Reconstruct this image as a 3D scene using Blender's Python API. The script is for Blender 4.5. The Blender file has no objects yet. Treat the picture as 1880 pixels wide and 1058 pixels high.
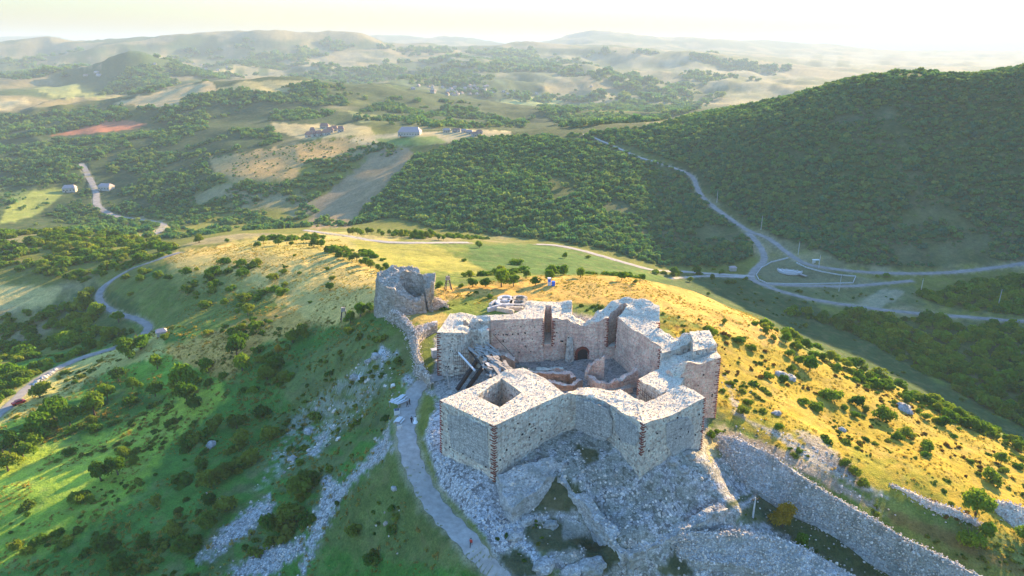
import bpy, bmesh, math, random
import numpy as np
from mathutils import Vector, Matrix
from mathutils.geometry import delaunay_2d_cdt
random.seed(7); RNG = np.random.default_rng(11)
S = bpy.context.scene
C = S.collection
R = math.radians

# ------------------------------------------------------------------ camera, sky, sun, exposure
PITCH, FPX, CAMZ = R(19.5), 1253.0, 80.0
cam = bpy.data.cameras.new('camera'); camo = bpy.data.objects.new('camera', cam); C.objects.link(camo)
camo.location = (0, 0, CAMZ); camo.rotation_euler = (R(90) - PITCH, 0, 0)
cam.sensor_width = 36; cam.lens = 36 * FPX / 1880; cam.clip_start = 0.5; cam.clip_end = 90000
S.camera = camo
SUN_AZ, SUN_EL = R(36), R(15.5)            # azimuth measured from +Y (view direction) towards +X
sd = Vector((math.sin(SUN_AZ) * math.cos(SUN_EL), math.cos(SUN_AZ) * math.cos(SUN_EL), math.sin(SUN_EL)))
sl = bpy.data.lights.new('sun', 'SUN'); sl.energy = 5.0; sl.angle = R(0.5); sl.color = (1.0, 0.71, 0.36)
so = bpy.data.objects.new('sun', sl); C.objects.link(so); so.rotation_euler = sd.to_track_quat('Z', 'Y').to_euler()
W = bpy.data.worlds.new('World'); S.world = W; W.use_nodes = True
nt = W.node_tree; bg = nt.nodes['Background']
sky = nt.nodes.new('ShaderNodeTexSky'); sky.sky_type = 'NISHITA'; sky.sun_disc = False
sky.sun_elevation = SUN_EL; sky.sun_rotation = SUN_AZ; sky.altitude = 900; sky.air_density = 1.3; sky.dust_density = .8; sky.ozone_density = 3.0
hs = nt.nodes.new('ShaderNodeHueSaturation'); hs.inputs['Saturation'].default_value = 1.12; nt.links.new(sky.outputs[0], hs.inputs['Color'])
tcw = nt.nodes.new('ShaderNodeTexCoord'); sxyz = nt.nodes.new('ShaderNodeSeparateXYZ'); nt.links.new(tcw.outputs['Generated'], sxyz.inputs[0])
rw = nt.nodes.new('ShaderNodeValToRGB'); nt.links.new(sxyz.outputs[2], rw.inputs[0])   # low sky dimmed and tinted warm, clear blue above
rw.color_ramp.elements[0].position = .0; rw.color_ramp.elements[0].color = (.17, .125, .055, 1); rw.color_ramp.elements[1].position = .24; rw.color_ramp.elements[1].color = (.74, .84, 1.0, 1)
mw = nt.nodes.new('ShaderNodeMix'); mw.data_type = 'RGBA'; mw.blend_type = 'MULTIPLY'; mw.inputs[0].default_value = 1
nt.links.new(hs.outputs[0], mw.inputs[6]); nt.links.new(rw.outputs[0], mw.inputs[7]); nt.links.new(mw.outputs[2], bg.inputs[0]); bg.inputs[1].default_value = 0.15
S.view_settings.view_transform = 'Standard'; S.view_settings.look = 'None'
S.view_settings.exposure = 2.25; S.view_settings.gamma = 1; S.view_settings.use_curve_mapping = False
S.cycles.use_denoising = True
S.cycles.max_bounces = 5; S.cycles.diffuse_bounces = 3; S.cycles.volume_bounces = 1; S.cycles.transparent_max_bounces = 4
HAZE = 0.000125

# ------------------------------------------------------------------ helpers: survey of the place
cp, sp = math.cos(PITCH), math.sin(PITCH)
def P(px, py, z=None, D=None):
    """place seen at photo pixel (px,py), known height z or known northing D -> world point"""
    dx = (px - 940) / FPX; dy = (529 - py) / FPX
    den = cp + dy * sp; u = dx / den; s = (dy * cp - sp) / den
    if D is None: D = (z - CAMZ) / s
    return Vector((u * D, D, CAMZ + s * D))
def h01(ix, iy, s):
    h = (ix.astype(np.int64) * 374761393 + iy.astype(np.int64) * 668265263 + s * 2246822519) & 0xffffffff
    h = ((h ^ (h >> 13)) * 1274126177) & 0xffffffff
    return ((h ^ (h >> 16)) & 0xffff) / 65535.0
def vn(x, y, s=0):
    x = np.asarray(x, float); y = np.asarray(y, float)
    ix = np.floor(x); iy = np.floor(y); fx = x - ix; fy = y - iy
    fx = fx * fx * (3 - 2 * fx); fy = fy * fy * (3 - 2 * fy); ix = ix.astype(np.int64); iy = iy.astype(np.int64)
    a = h01(ix, iy, s); b = h01(ix + 1, iy, s); c = h01(ix, iy + 1, s); d = h01(ix + 1, iy + 1, s)
    return (a + (b - a) * fx) * (1 - fy) + (c + (d - c) * fx) * fy
def fbm(x, y, o=4, s=0):
    v = 0; a = .5; t = 0
    for k in range(o):
        v = v + a * (vn(x * 2 ** k + 17.3 * k, y * 2 ** k + 5.1 * k, s + k) - .5); t += a; a *= .55
    return v / t * 2
def link(name, me, m=None, parent=None, label=None, cat=None, group=None, kind=None, loc=None):
    o = bpy.data.objects.new(name, me); C.objects.link(o)
    if m is not None and me is not None and not me.materials:
        for q in (m if isinstance(m, (list, tuple)) else [m]): me.materials.append(q)
    if parent: o.parent = parent
    if loc is not None: o.location = loc
    for k, v in (('label', label), ('category', cat), ('group', group), ('kind', kind)):
        if v: o[k] = v
    return o
def thing(name, label, cat, loc=(0, 0, 0), rz=0, group=None):
    o = link(name, None, None, None, label, cat, group, None, loc); o.rotation_euler.z = rz; o.empty_display_size = .3
    return o
def pymesh(name, v, f, smooth=False):
    me = bpy.data.meshes.new(name); me.from_pydata([tuple(a) for a in v], [], f); me.update()
    if smooth: me.shade_smooth()
    return me
class MB:
    def __init__(s): s.v = []; s.f = []
    def box(s, c, d, rz=0, M=None):
        M = M or Matrix.Rotation(rz, 3, 'Z'); c = Vector(c); n = len(s.v)
        for x in (-1, 1):
            for y in (-1, 1):
                for z in (-1, 1): s.v.append(c + M @ Vector((x * d[0] / 2, y * d[1] / 2, z * d[2] / 2)))
        s.f += [tuple(n + i for i in q) for q in ((0, 1, 3, 2), (4, 6, 7, 5), (0, 4, 5, 1), (2, 3, 7, 6), (0, 2, 6, 4), (1, 5, 7, 3))]
        return s
    def bar(s, a, b, w, h=None):
        a = Vector(a); b = Vector(b); d = b - a; q = d.to_track_quat('X', 'Z').to_matrix()
        return s.box((a + b) / 2, (d.length, w, h or w), M=q)
    def cone(s, a, b, r0, r1, k=7, cap=True):
        a = Vector(a); b = Vector(b); q = (b - a).to_track_quat('Z', 'Y').to_matrix(); n = len(s.v)
        for (c, r) in ((a, r0), (b, r1)):
            for i in range(k): s.v.append(c + q @ Vector((r * math.cos(2 * math.pi * i / k), r * math.sin(2 * math.pi * i / k), 0)))
        s.f += [(n + i, n + (i + 1) % k, n + k + (i + 1) % k, n + k + i) for i in range(k)]
        if cap: s.f += [tuple(n + k + i for i in range(k)), tuple(n + k - 1 - i for i in range(k))]
        return s
    def lathe(s, prof, c=(0, 0, 0), k=20):
        c = Vector(c); n = len(s.v); m = len(prof)
        for (r, z) in prof:
            for i in range(k): s.v.append(c + Vector((r * math.cos(2 * math.pi * i / k), r * math.sin(2 * math.pi * i / k), z)))
        for j in range(m - 1):
            s.f += [(n + j * k + i, n + j * k + (i + 1) % k, n + (j + 1) * k + (i + 1) % k, n + (j + 1) * k + i) for i in range(k)]
        return s
    def build(s, name, m, parent=None, smooth=False, **kw): return link(name, pymesh(name, s.v, s.f, smooth), m, parent, **kw)

# ------------------------------------------------------------------ materials
def mat(name):
    m = bpy.data.materials.new(name); m.use_nodes = True; n = m.node_tree
    b = n.nodes['Principled BSDF']; b.inputs['Roughness'].default_value = .9; b.inputs['Specular IOR Level'].default_value = .15
    return m, n, b
def N(n, t, **kw):
    q = n.nodes.new(t)
    for k, v in kw.items(): setattr(q, k, v)
    return q
def noise(n, co, sc, det=4, rough=.55):
    q = N(n, 'ShaderNodeTexNoise'); q.inputs['Scale'].default_value = sc; q.inputs['Detail'].default_value = det
    q.inputs['Roughness'].default_value = rough; n.links.new(co, q.inputs['Vector']); return q.outputs['Fac']
def ramp(n, fac, *st):
    r = N(n, 'ShaderNodeValToRGB'); e = r.color_ramp.elements
    while len(e) < len(st): e.new(.5)
    for k, (p, c) in enumerate(st): e[k].position = p; e[k].color = (*c, 1) if len(c) == 3 else c
    n.links.new(fac, r.inputs[0]); return r.outputs[0]
def mixc(n, fac, a, b, mode='MIX'):
    q = N(n, 'ShaderNodeMix', data_type='RGBA', blend_type=mode)
    for s_, v in ((q.inputs[0], fac), (q.inputs[6], a), (q.inputs[7], b)):
        if isinstance(v, (int, float)): s_.default_value = v
        elif isinstance(v, tuple): s_.default_value = (*v, 1)
        else: n.links.new(v, s_)
    return q.outputs[2]
def math_(n, op, a, b=0.0):
    q = N(n, 'ShaderNodeMath', operation=op)
    for s_, v in ((q.inputs[0], a), (q.inputs[1], b)):
        if isinstance(v, (int, float)): s_.default_value = v
        else: n.links.new(v, s_)
    return q.outputs[0]
def bump(n, b, h, dist, st=1.0):
    q = N(n, 'ShaderNodeBump'); q.inputs['Distance'].default_value = dist; q.inputs['Strength'].default_value = st
    n.links.new(h, q.inputs['Height']); n.links.new(q.outputs[0], b.inputs['Normal'])
def simple(name, col, rough=.8, metal=0, var=.25, sc=3.0):
    m, n, b = mat(name); b.inputs['Roughness'].default_value = rough; b.inputs['Metallic'].default_value = metal
    co = N(n, 'ShaderNodeNewGeometry').outputs['Position']; f = noise(n, co, sc)
    c = ramp(n, f, (.3, tuple(x * (1 - var) for x in col)), (.7, tuple(min(1, x * (1 + var)) for x in col)))
    n.links.new(c, b.inputs['Base Color']); return m
def stone_mat(name, base, dark, patch, vs=2.6, bd=.12, pk=.5):
    """coursed rubble set in lime mortar: cells of stone, mortar joints, broad weather stains"""
    m, n, b = mat(name); co = N(n, 'ShaderNodeNewGeometry').outputs['Position']
    v = N(n, 'ShaderNodeTexVoronoi', feature='F1'); v.inputs['Scale'].default_value = vs; n.links.new(co, v.inputs['Vector'])
    e = N(n, 'ShaderNodeTexVoronoi', feature='DISTANCE_TO_EDGE'); e.inputs['Scale'].default_value = vs; n.links.new(co, e.inputs['Vector'])
    mp = N(n, 'ShaderNodeMapping'); mp.inputs['Scale'].default_value = (.12, .12, 2.2); n.links.new(co, mp.inputs[0]); lift = noise(n, mp.outputs[0], 1.0, 3, .6)
    mq = N(n, 'ShaderNodeMapping'); mq.inputs['Scale'].default_value = (1.6, 1.6, .14); n.links.new(co, mq.inputs[0]); streak = noise(n, mq.outputs[0], 1.0, 4, .6)
    st = noise(n, co, .35, 5, .6); fi = noise(n, co, 5, 4, .6)
    val = N(n, 'ShaderNodeSeparateColor'); n.links.new(v.outputs['Color'], val.inputs[0])
    c0 = ramp(n, val.outputs[0], (0, dark), (.35, base), (1, tuple(min(.8, x * 1.25) for x in base)))
    c1 = mixc(n, ramp(n, st, (.42, (0, 0, 0)), (.62, (pk, pk, pk))), c0, patch)
    c2 = mixc(n, .55, c1, ramp(n, fi, (.3, (.5, .5, .5)), (.6, (1, 1, 1))), 'MULTIPLY')
    c2 = mixc(n, .55, c2, ramp(n, lift, (.36, (.62, .60, .58)), (.52, (1.08, 1.06, 1.02))), 'MULTIPLY'); c2 = mixc(n, .5, c2, ramp(n, streak, (.34, (.55, .53, .50)), (.5, (1.05, 1.04, 1.0))), 'MULTIPLY')
    jt = ramp(n, e.outputs[0], (.0, (0, 0, 0)), (.09, (1, 1, 1)))
    c3 = mixc(n, jt, tuple(x * .62 for x in base), c2)
    n.links.new(c3, b.inputs['Base Color'])
    hh = math_(n, 'ADD', math_(n, 'MULTIPLY', jt, .6), math_(n, 'ADD', val.outputs[0], fi))
    bump(n, b, hh, bd); return m
M = {}
M['wall'] = stone_mat('lime_rubble_masonry', (.84, .70, .54), (.28, .23, .19), (.46, .38, .31), 2.0, .18)
M['top'] = stone_mat('broken_wall_core', (.82, .66, .48), (.54, .42, .31), (.70, .58, .46), 4.2, .09, .4)
M['pink'] = stone_mat('pinkish_bounce_tinted_masonry', (.90, .57, .42), (.52, .34, .27), (.40, .24, .19), 2.8, .08)  # pinkish stone with warm bounced light added to its colour
M['render'] = stone_mat('grey_mortar_repair', (.52, .49, .44), (.33, .31, .28), (.56, .52, .45), 2.2, .2)
M['ruin'] = stone_mat('weathered_limestone', (.56, .49, .40), (.28, .24, .19), (.30, .26, .18), 2.2, .25, .7)
M['rock'] = stone_mat('pale_limestone_rock', (.60, .57, .53), (.36, .34, .32), (.26, .26, .20), 2.8, .2, .7)
M['orange'] = stone_mat('orange_clay_bonded_masonry', (.46, .27, .17), (.30, .16, .10), (.5, .36, .26), 2.6, .15)
M['brick'] = simple('fired_brick', (.20, .055, .035), .8, 0, .5, 6)
M['wood'] = simple('grey_weathered_timber', (.30, .26, .21), .8, 0, .4, 5)
M['timber_hole_dark'] = simple('dark_timber_and_hole_shade', (.03, .026, .024), .7, 0, .3, 3)  # timber; also the painted shade of gate opening and putlog holes
M['steel'] = simple('rusty_steel_bar', (.06, .035, .025), .6, .3)
M['white'] = simple('white_paint', (.56, .55, .51), .6, 0, .08)
M['blue'] = simple('blue_plastic', (.03, .12, .5), .4, 0, .1)
M['concrete'] = simple('pale_concrete', (.45, .43, .40), .85, 0, .2, 2)
M['asphalt'] = simple('worn_asphalt', (.24, .215, .18), .95, 0, .25, .35)
M['gravel'] = simple('pale_gravel_track', (.34, .30, .25), .95, 0, .2, .8)
M['roof'] = simple('clay_roof_tiles', (.26, .15, .11), .8, 0, .3, 2)
M['roof_pale'] = simple('pale_sheet_roof', (.38, .28, .25), .7, 0, .15, 2)
M['hwall'] = simple('pale_render', (.38, .34, .28), .8, 0, .1, 1)
M['glass'] = simple('dark_window_glass', (.03, .04, .05), .15, 0, .1)
M['bark'] = simple('bark', (.10, .07, .05), .9, 0, .3, 8)
M['skin'] = simple('skin', (.45, .28, .20), .6, 0, .05)
M['black_cloth'] = simple('black_cloth', (.02, .02, .025), .9, 0, .2)
M['red_cloth'] = simple('red_cloth', (.45, .05, .04), .9, 0, .2)
M['white_cloth'] = simple('white_cloth', (.75, .75, .75), .9, 0, .05)
M['hair'] = simple('dark_hair', (.02, .015, .01), .7, 0, .2)
M['red_paint'] = simple('red_car_paint', (.4, .03, .03), .35, 0, .05)
M['rubber'] = simple('rubber', (.02, .02, .02), .9)

def leaf_mat(name, cols, tr=.3, red=0):
    m, n, b = mat(name); n.nodes.remove(b); out = n.nodes['Material Output']
    rnd = N(n, 'ShaderNodeObjectInfo').outputs['Random']
    co = N(n, 'ShaderNodeTexCoord').outputs['Object']; f = noise(n, co, 2.2, 3, .6)
    k = len(cols); c = ramp(n, rnd, *[(i / (k - 1), cc) for i, cc in enumerate(cols)])
    c2 = mixc(n, .8, c, ramp(n, f, (.3, (.45, .5, .45)), (.7, (1.0, 1.0, .95))), 'MULTIPLY')
    d = N(n, 'ShaderNodeBsdfDiffuse'); t = N(n, 'ShaderNodeBsdfTranslucent'); mx = N(n, 'ShaderNodeMixShader'); mx.inputs[0].default_value = tr
    n.links.new(c2, d.inputs[0]); n.links.new(mixc(n, 1.0, c2, (1.0, 1.0, .45), 'MULTIPLY'), t.inputs[0])
    n.links.new(d.outputs[0], mx.inputs[1]); n.links.new(t.outputs[0], mx.inputs[2]); n.links.new(mx.outputs[0], out.inputs[0])
    return m
M['leaf'] = leaf_mat('broadleaf_foliage', [(.07, .16, .02), (.13, .26, .025), (.22, .32, .03), (.09, .20, .025), (.30, .34, .035), (.08, .17, .03)], .42)
M['leaf_far'] = leaf_mat('woodland_foliage', [(.07, .20, .10), (.11, .26, .10), (.19, .32, .09), (.08, .22, .11), (.28, .35, .10), (.06, .18, .12)], .38)
M['leaf_gold'] = leaf_mat('autumn_foliage', [(.50, .30, .03), (.55, .36, .04)], .5)
M['scrub'] = leaf_mat('low_scrub_foliage', [(.05, .14, .02), (.11, .21, .03), (.24, .28, .04), (.07, .17, .025), (.20, .20, .035)], .42)
M['scrub_dry'] = leaf_mat('dry_grass_blades', [(.42, .29, .08), (.48, .34, .10), (.36, .30, .07), (.28, .28, .06)], .45)

# ------------------------------------------------------------------ terrain heights (surveyed and unseen spots, thin-plate fit in bearing / log distance)
CTL_Z = [  # px, py, z : castle hill, its flanks and the valleys round it
 (815,832,-2.8),(912,880,-2.5),(930,925,-6),(1175,872,-2),(1170,910,-5),(930,1058,-12),(1050,1000,-9),(1060,900,-4),(1100,850,-2),(1290,850,-2.5),(1070,905,-4.8),(1150,1015,-9.6),(1250,965,-9),(1330,932,-7.5),(1200,930,-6),(1040,950,-8.5),(1095,1005,-12.5),(1150,1065,-15),
 (600,1058,-27),(400,1058,-29),(200,1058,-32),(0,1058,-34),(780,1000,-12),(860,990,-6.5),(700,940,-13),
 (0,850,-34),(150,850,-32),(300,850,-29),(500,850,-26),(650,850,-15),(730,850,-5.5),(745,780,-4),(680,760,-11),(600,760,-21),(450,760,-27),(300,760,-30),(150,760,-34),(0,760,-37),
 (790,700,-2.5),(720,690,-4),(640,650,-8),(690,600,-1.5),(560,640,-18),(500,650,-19),(350,650,-26),(200,665,-35),(0,665,-45),(60,710,-39),(300,612,-28),(420,560,-22),(540,560,-16),(650,570,-6.5),
 (400,470,-21),(500,462,-17),(600,478,-12),(560,436,-31),(660,530,-4),(540,510,-15),(330,478,-27),(300,540,-29),(230,500,-38),(200,540,-41),(270,600,-38),(120,600,-57),(60,650,-55),
 (150,470,-47),(0,520,-52),(0,440,-54),(120,430,-52),(250,445,-50),(430,425,-44),
 (780,470,-20),(700,450,-24),(860,500,-12),(900,470,-25),(960,500,-14),(1100,480,-38),(1200,492,-52),(800,435,-32),(1000,460,-34),
 (830,530,-.5),(1000,516,-.5),(1100,508,-2.5),(1200,518,-5.5),(1300,548,-10),(1400,592,-15),(1500,642,-20),(1600,692,-25),(1700,740,-29),(1880,820,-36),(2100,930,-44),
 (1000,548,0),(900,560,0),(830,560,0),(760,575,0),(1250,590,-1),(1380,680,-7),(1500,750,-12),(1650,800,-18),(1880,900,-25),(1340,760,-4),(1330,700,-4),(1400,790,-6.5),
 (1300,810,-4.5),(1500,850,-9),(1700,910,-15),(1880,990,-20),(1350,900,-9),(1450,940,-13),(1300,960,-11),(1500,1000,-16),(1700,1058,-22),(1300,1058,-15),(1450,1058,-18),(2000,1058,-25),(1120,650,-1),(1000,680,-1.3),(1100,720,-1.3),(850,640,-1),
 (1450,560,-64),(1560,640,-66),(1700,700,-70),(1880,775,-74),(2150,900,-80),(1330,520,-58),
 (1440,505,-62),(1880,588,-66),(1880,490,-60),(1650,500,-62),(1300,500,-59),(1700,600,-69),(1880,700,-74),(1550,570,-66),
]
CTL_D = [ # px, py, northing D : farther ground
 (1380,430,494),(1300,370,560),(1265,320,615),(1500,440,470),(1500,400,505),(1500,300,558),(1500,214,622),(1500,184,665),(1880,400,480),(1880,300,525),(1880,206,585),(1880,122,640),(1700,300,545),(1700,208,610),(1700,141,655),
 (1600,164,660),(1400,200,690),(1300,222,730),(1200,236,765),(1100,239,790),(1040,243,800),(2100,128,640),(2400,110,640),(2200,300,540),(2500,180,620),(2300,480,440),
 (1200,300,640),(1150,380,545),(1200,440,480),(1100,430,470),(1000,440,465),(1050,300,660),
 (900,425,490),(900,390,525),(900,330,610),(900,275,730),(700,405,540),(700,330,660),(760,280,760),(752,250,815),(860,248,815),(960,248,810),
 (560,400,600),(620,350,680),(480,300,790),(600,240,900),(680,245,860),(420,330,720),(350,300,850),
 (350,370,700),(200,345,790),(200,385,690),(300,415,610),(130,345,790),(0,400,640),(80,330,820),(0,280,1000),(100,262,1085),(190,240,1140),(280,240,1130),(350,230,1100),(450,215,1200),
 (370,157,1500),(300,180,1450),(250,200,1350),(530,150,1500),(620,170,1450),(700,190,1400),(500,200,1250),(600,215,1150),(740,220,1000),(860,200,1400),(980,222,1300),(900,235,1000),
 (1000,195,2500),(920,185,2300),(1100,205,2000),(1200,190,2300),(1280,185,2500),
 (280,118,2500),(200,140,2300),(400,140,2350),(100,155,2000),(0,190,1600),(60,190,1600),(160,170,1900),(0,150,2500),(450,155,2500),
 (30,90,4500),(0,115,3700),(200,90,4200),(340,76,4500),(420,85,4400),(490,72,4500),(560,82,4600),(650,77,5000),(720,88,5200),(800,90,5500),(600,120,3800),(700,130,3300),(500,120,3700),(800,150,2900),(900,165,2500),(660,155,2900),(560,145,3000),
 (900,93,6000),(1000,91,6000),(1000,130,3800),(1100,92,6000),(1200,98,5600),(1200,140,3500),(1150,178,2600),(1300,103,5200),(1400,112,5000),(1500,125,4700),(1500,150,3600),(1400,150,3300),(1300,165,2800),(1650,120,6000),(1900,112,7000),
 (1650,98,9500),(1900,95,10000),(1400,96,9000),(1000,90,9000),(600,92,9000),(0,96,9000),
]
CTL_XYZ = [(-60,60,-30),(0,60,-10),(60,60,-16),(150,60,-30),(-200,60,-38),(-200,20,-38),(0,10,-20),(200,20,-60),(-160,130,-40),(-260,160,-46),(-400,300,-62),(-700,500,-72),(-900,900,-60),
 (260,150,-60),(330,200,-76),(420,260,-50),(520,330,30),(500,590,88),(450,560,60),(600,640,95),(650,560,115),(640,420,140),(780,480,170),(950,500,180),(520,150,40),(650,200,140),(800,250,150),(570,800,45),(480,830,35),(350,860,15),(200,920,-15),(720,900,50),(900,100,90),(420,140,-50),(1500,900,60),(1500,400,70),(900,1100,40),(1050,850,70),(1500,1500,0),(2500,2500,-60),  # mountain right of view, its unseen part raised to shade the valley
 (-1500,1200,-40),(-3000,2500,0),(-6000,5000,60),(5000,5000,-60),(9000,9000,-40),(0,30000,-60),(-20000,22000,-60),(20000,22000,-60),(8000,30000,-60),(-8000,30000,-60),(0,14000,-60),(9000,14000,-60),(-9000,14000,-60)]
pts = [tuple(P(a, b, z=c)) for a, b, c in CTL_Z] + [tuple(P(a, b, D=c)) for a, b, c in CTL_D] + CTL_XYZ
pts = np.array(pts, float)
def dom(x, y):
    return np.arctan2(x, y) * 1.0, np.log(np.maximum(np.hypot(x, y), 1.0))
pu, pw = dom(pts[:, 0], pts[:, 1]); n_ = len(pts)
def tps(r2): return .5 * r2 * np.log(np.maximum(r2, 1e-12))
A = np.zeros((n_ + 3, n_ + 3)); r2 = (pu[:, None] - pu[None]) ** 2 + (pw[:, None] - pw[None]) ** 2
A[:n_, :n_] = tps(r2) + np.eye(n_) * 2e-5
A[:n_, n_] = 1; A[:n_, n_ + 1] = pu; A[:n_, n_ + 2] = pw; A[n_:, :n_] = A[:n_, n_:].T
rhs = np.concatenate([pts[:, 2], [0, 0, 0]]); sol = np.linalg.solve(A, rhs)
def tps_eval(u, w):
    out = np.full(u.shape, sol[n_]) + sol[n_ + 1] * u + sol[n_ + 2] * w
    for k in range(n_):
        out += sol[k] * tps((u - pu[k]) ** 2 + (w - pw[k]) ** 2)
    return out
PH = np.concatenate([np.linspace(-86, -44, 60, endpoint=False), np.linspace(-44, 44, 620, endpoint=False), np.linspace(44, 88, 70)]) * math.pi / 180
LR = np.concatenate([np.linspace(math.log(8), math.log(85), 24, endpoint=False), np.arange(math.log(85), math.log(420), .005),
                     np.arange(math.log(420), math.log(1700), .0072), np.linspace(math.log(1700), math.log(42000), 215)])
GU, GW = np.meshgrid(PH, LR)              # rows = distance, columns = bearing
GR = np.exp(GW); GX = GR * np.sin(GU); GY = GR * np.cos(GU)
cs = (slice(None, None, 4), slice(None, None, 4))
# coarse fit evaluated on every 2nd node then interpolated back (smooth field)
ui = np.arange(0, len(PH), 2); wi = np.arange(0, len(LR), 2)
if ui[-1] != len(PH) - 1: ui = np.append(ui, len(PH) - 1)
if wi[-1] != len(LR) - 1: wi = np.append(wi, len(LR) - 1)
Zc = tps_eval(GU[np.ix_(wi, ui)], GW[np.ix_(wi, ui)])
Zt = np.array([np.interp(PH, PH[ui], r) for r in Zc]); GZ = np.array([np.interp(LR, LR[wi], Zt[:, j]) for j in range(len(PH))]).T
def pixel_of(x, y, z):
    q = z - CAMZ; f = np.maximum(y * cp - q * sp, .5); up = y * sp + q * cp
    return 940 + FPX * x / f, 529 - FPX * up / f
near = np.clip((GR - 60) / 60, 0, 1)
fort_d = np.hypot((GX - 15) / 44, (GY - 148) / 40); flat = np.clip((fort_d - .75) / .5, 0, 1)
GZ += fbm(GX / 22, GY / 22, 4, 3) * (.9 * flat + .1) * np.clip(1 - (GR - 350) / 300, 0, 1)
GZ += fbm(GX / 5, GY / 5, 3, 9) * .35 * (.35 + .65 * flat) * np.clip(1 - (GR - 300) / 200, 0, 1)
mid = np.clip((GR - 380) / 300, 0, 1) * np.clip(1 - (GR - 3000) / 3000, .3, 1)
rg = 1 - np.abs(fbm(GX / 230 + 3, GY / 330, 4, 21)) * 2
GZ += (rg - .55) * 9 * mid * np.clip(GR / 900, .4, 2.2)
far = np.clip((GR - 1500) / 1200, 0, 1)
GZ += (1 - np.abs(fbm(GX / 700, GY / 1000, 4, 33)) * 2 - .6) * 44 * far
for (px, D, w_, h, s_) in ((490, 4600, 70, 45, 1), (340, 4300, 80, 35, 2), (200, 3900, 70, 30, 3), (650, 5000, 65, 42, 4), (40, 4400, 70, 55, 5), (430, 3500, 50, 40, 6), (800, 5300, 60, 40, 7), (960, 5600, 80, 45, 8), (1120, 5200, 90, 40, 9), (1260, 4700, 70, 40, 10), (1380, 4300, 60, 35, 11), (250, 2500, 60, 35, 12), (1050, 3300, 90, 35, 13), (560, 3300, 60, 30, 14), (860, 3600, 80, 40, 15)):
    c = P(px, 90, D=D); ww = w_ / FPX * D; GZ += h * np.exp(-((GX - c.x) / ww) ** 2 - ((GY - c.y) / (ww * 1.6)) ** 2) * (1 + .6 * fbm(GX / 400, GY / 400, 3, 60 + s_))
# distant ranges beyond the plain
for (px, w_, D, h, sd_) in ((1080, 90, 9500, 190, 5), (1230, 120, 9800, 170, 6), (800, 130, 10500, 200, 7), (640, 100, 11000, 170, 4), (60, 170, 10500, 270, 8), (1420, 120, 10500, 170, 9), (120, 40, 8000, 110, 2)):
    c = P(px, 90, D=D); ww = w_ / FPX * D
    GZ += h * np.exp(-((GX - c.x) / ww) ** 2 - ((GY - c.y) / 1500) ** 2) * (.85 + .5 * fbm(GX / 1500, GY / 1500, 3, sd_))
def zat(x, y):
    x = np.asarray(x, float); y = np.asarray(y, float)
    u = np.arctan2(x, y); w = np.log(np.hypot(x, y))
    fu = np.interp(u, PH, np.arange(len(PH))); fw = np.interp(w, LR, np.arange(len(LR)))
    iu = np.minimum(fu.astype(int), len(PH) - 2); iw = np.minimum(fw.astype(int), len(LR) - 2); a = fu - iu; b = fw - iw
    return (GZ[iw, iu] * (1 - a) + GZ[iw, iu + 1] * a) * (1 - b) + (GZ[iw + 1, iu] * (1 - a) + GZ[iw + 1, iu + 1] * a) * b
TS = np.exp(np.linspace(math.log(75), math.log(20000), 2600))
def G(px, py, dmin=60):
    """point of the ground seen at photo pixel (px,py)"""
    dx = (px - 940) / FPX; dy = (529 - py) / FPX; den = cp + dy * sp; u = dx / den; s = (dy * cp - sp) / den
    T = TS[TS > dmin]; zz = CAMZ + s * T; g = zat(u * T, T); k = np.argmax(zz <= g)
    if not (zz <= g).any(): k = len(T) - 1
    k = max(k, 1); a = zz[k - 1] - g[k - 1]; b = zz[k] - g[k]; t = T[k - 1] + (T[k] - T[k - 1]) * (a / (a - b) if a != b else 0)
    return Vector((u * t, t, float(zat(u * t, t))))
GPX, GPY = pixel_of(GX, GY, GZ)

# ------------------------------------------------------------------ ground cover survey: albedo and stoniness of each patch of ground
def srgb(*c): return np.array([((v / 255) / 12.92 if v / 255 < .04045 else ((v / 255 + .055) / 1.055) ** 2.4) for v in c])
COL = np.zeros(GX.shape + (3,)); STO = np.zeros(GX.shape)
nA = fbm(GX / 14, GY / 14, 4, 41); nB = fbm(GX / 3.2, GY / 3.2, 3, 43); nC = fbm(GX / 60, GY / 60, 4, 47); nF = fbm(GX / 260, GY / 420, 4, 51)
def c3(*v): return np.array(v)
GRASS = c3(.10, .16, .032); OLIVE = c3(.16, .17, .04); GOLD = c3(.50, .30, .085); DARK = c3(.045, .075, .025); ROCK = c3(.40, .37, .33); DIRT = c3(.30, .24, .17)
WOODF = c3(.035, .06, .025); FIELD = c3(.36, .30, .17); BROWN = c3(.26, .17, .085)
t = np.clip(nA * 1.2 + .5, 0, 1)[..., None]; COL[:] = GRASS * (1 - t) + OLIVE * t
m = GR > 390; t = np.clip((nF + .05) * 5, 0, 1)[..., None]; tt = np.clip((nC - .1) * 4, 0, 1)[..., None]
COL[m] = (WOODF * 1.2 * (1 - t) + (OLIVE * .9 * (1 - tt) + FIELD * .7 * tt) * t)[m]
m = GR > 1700; t = np.clip((nF + .02) * 6, 0, 1)[..., None]; COL[m] = (WOODF * 1.5 * (1 - t) + FIELD * .6 * t)[m]
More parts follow.
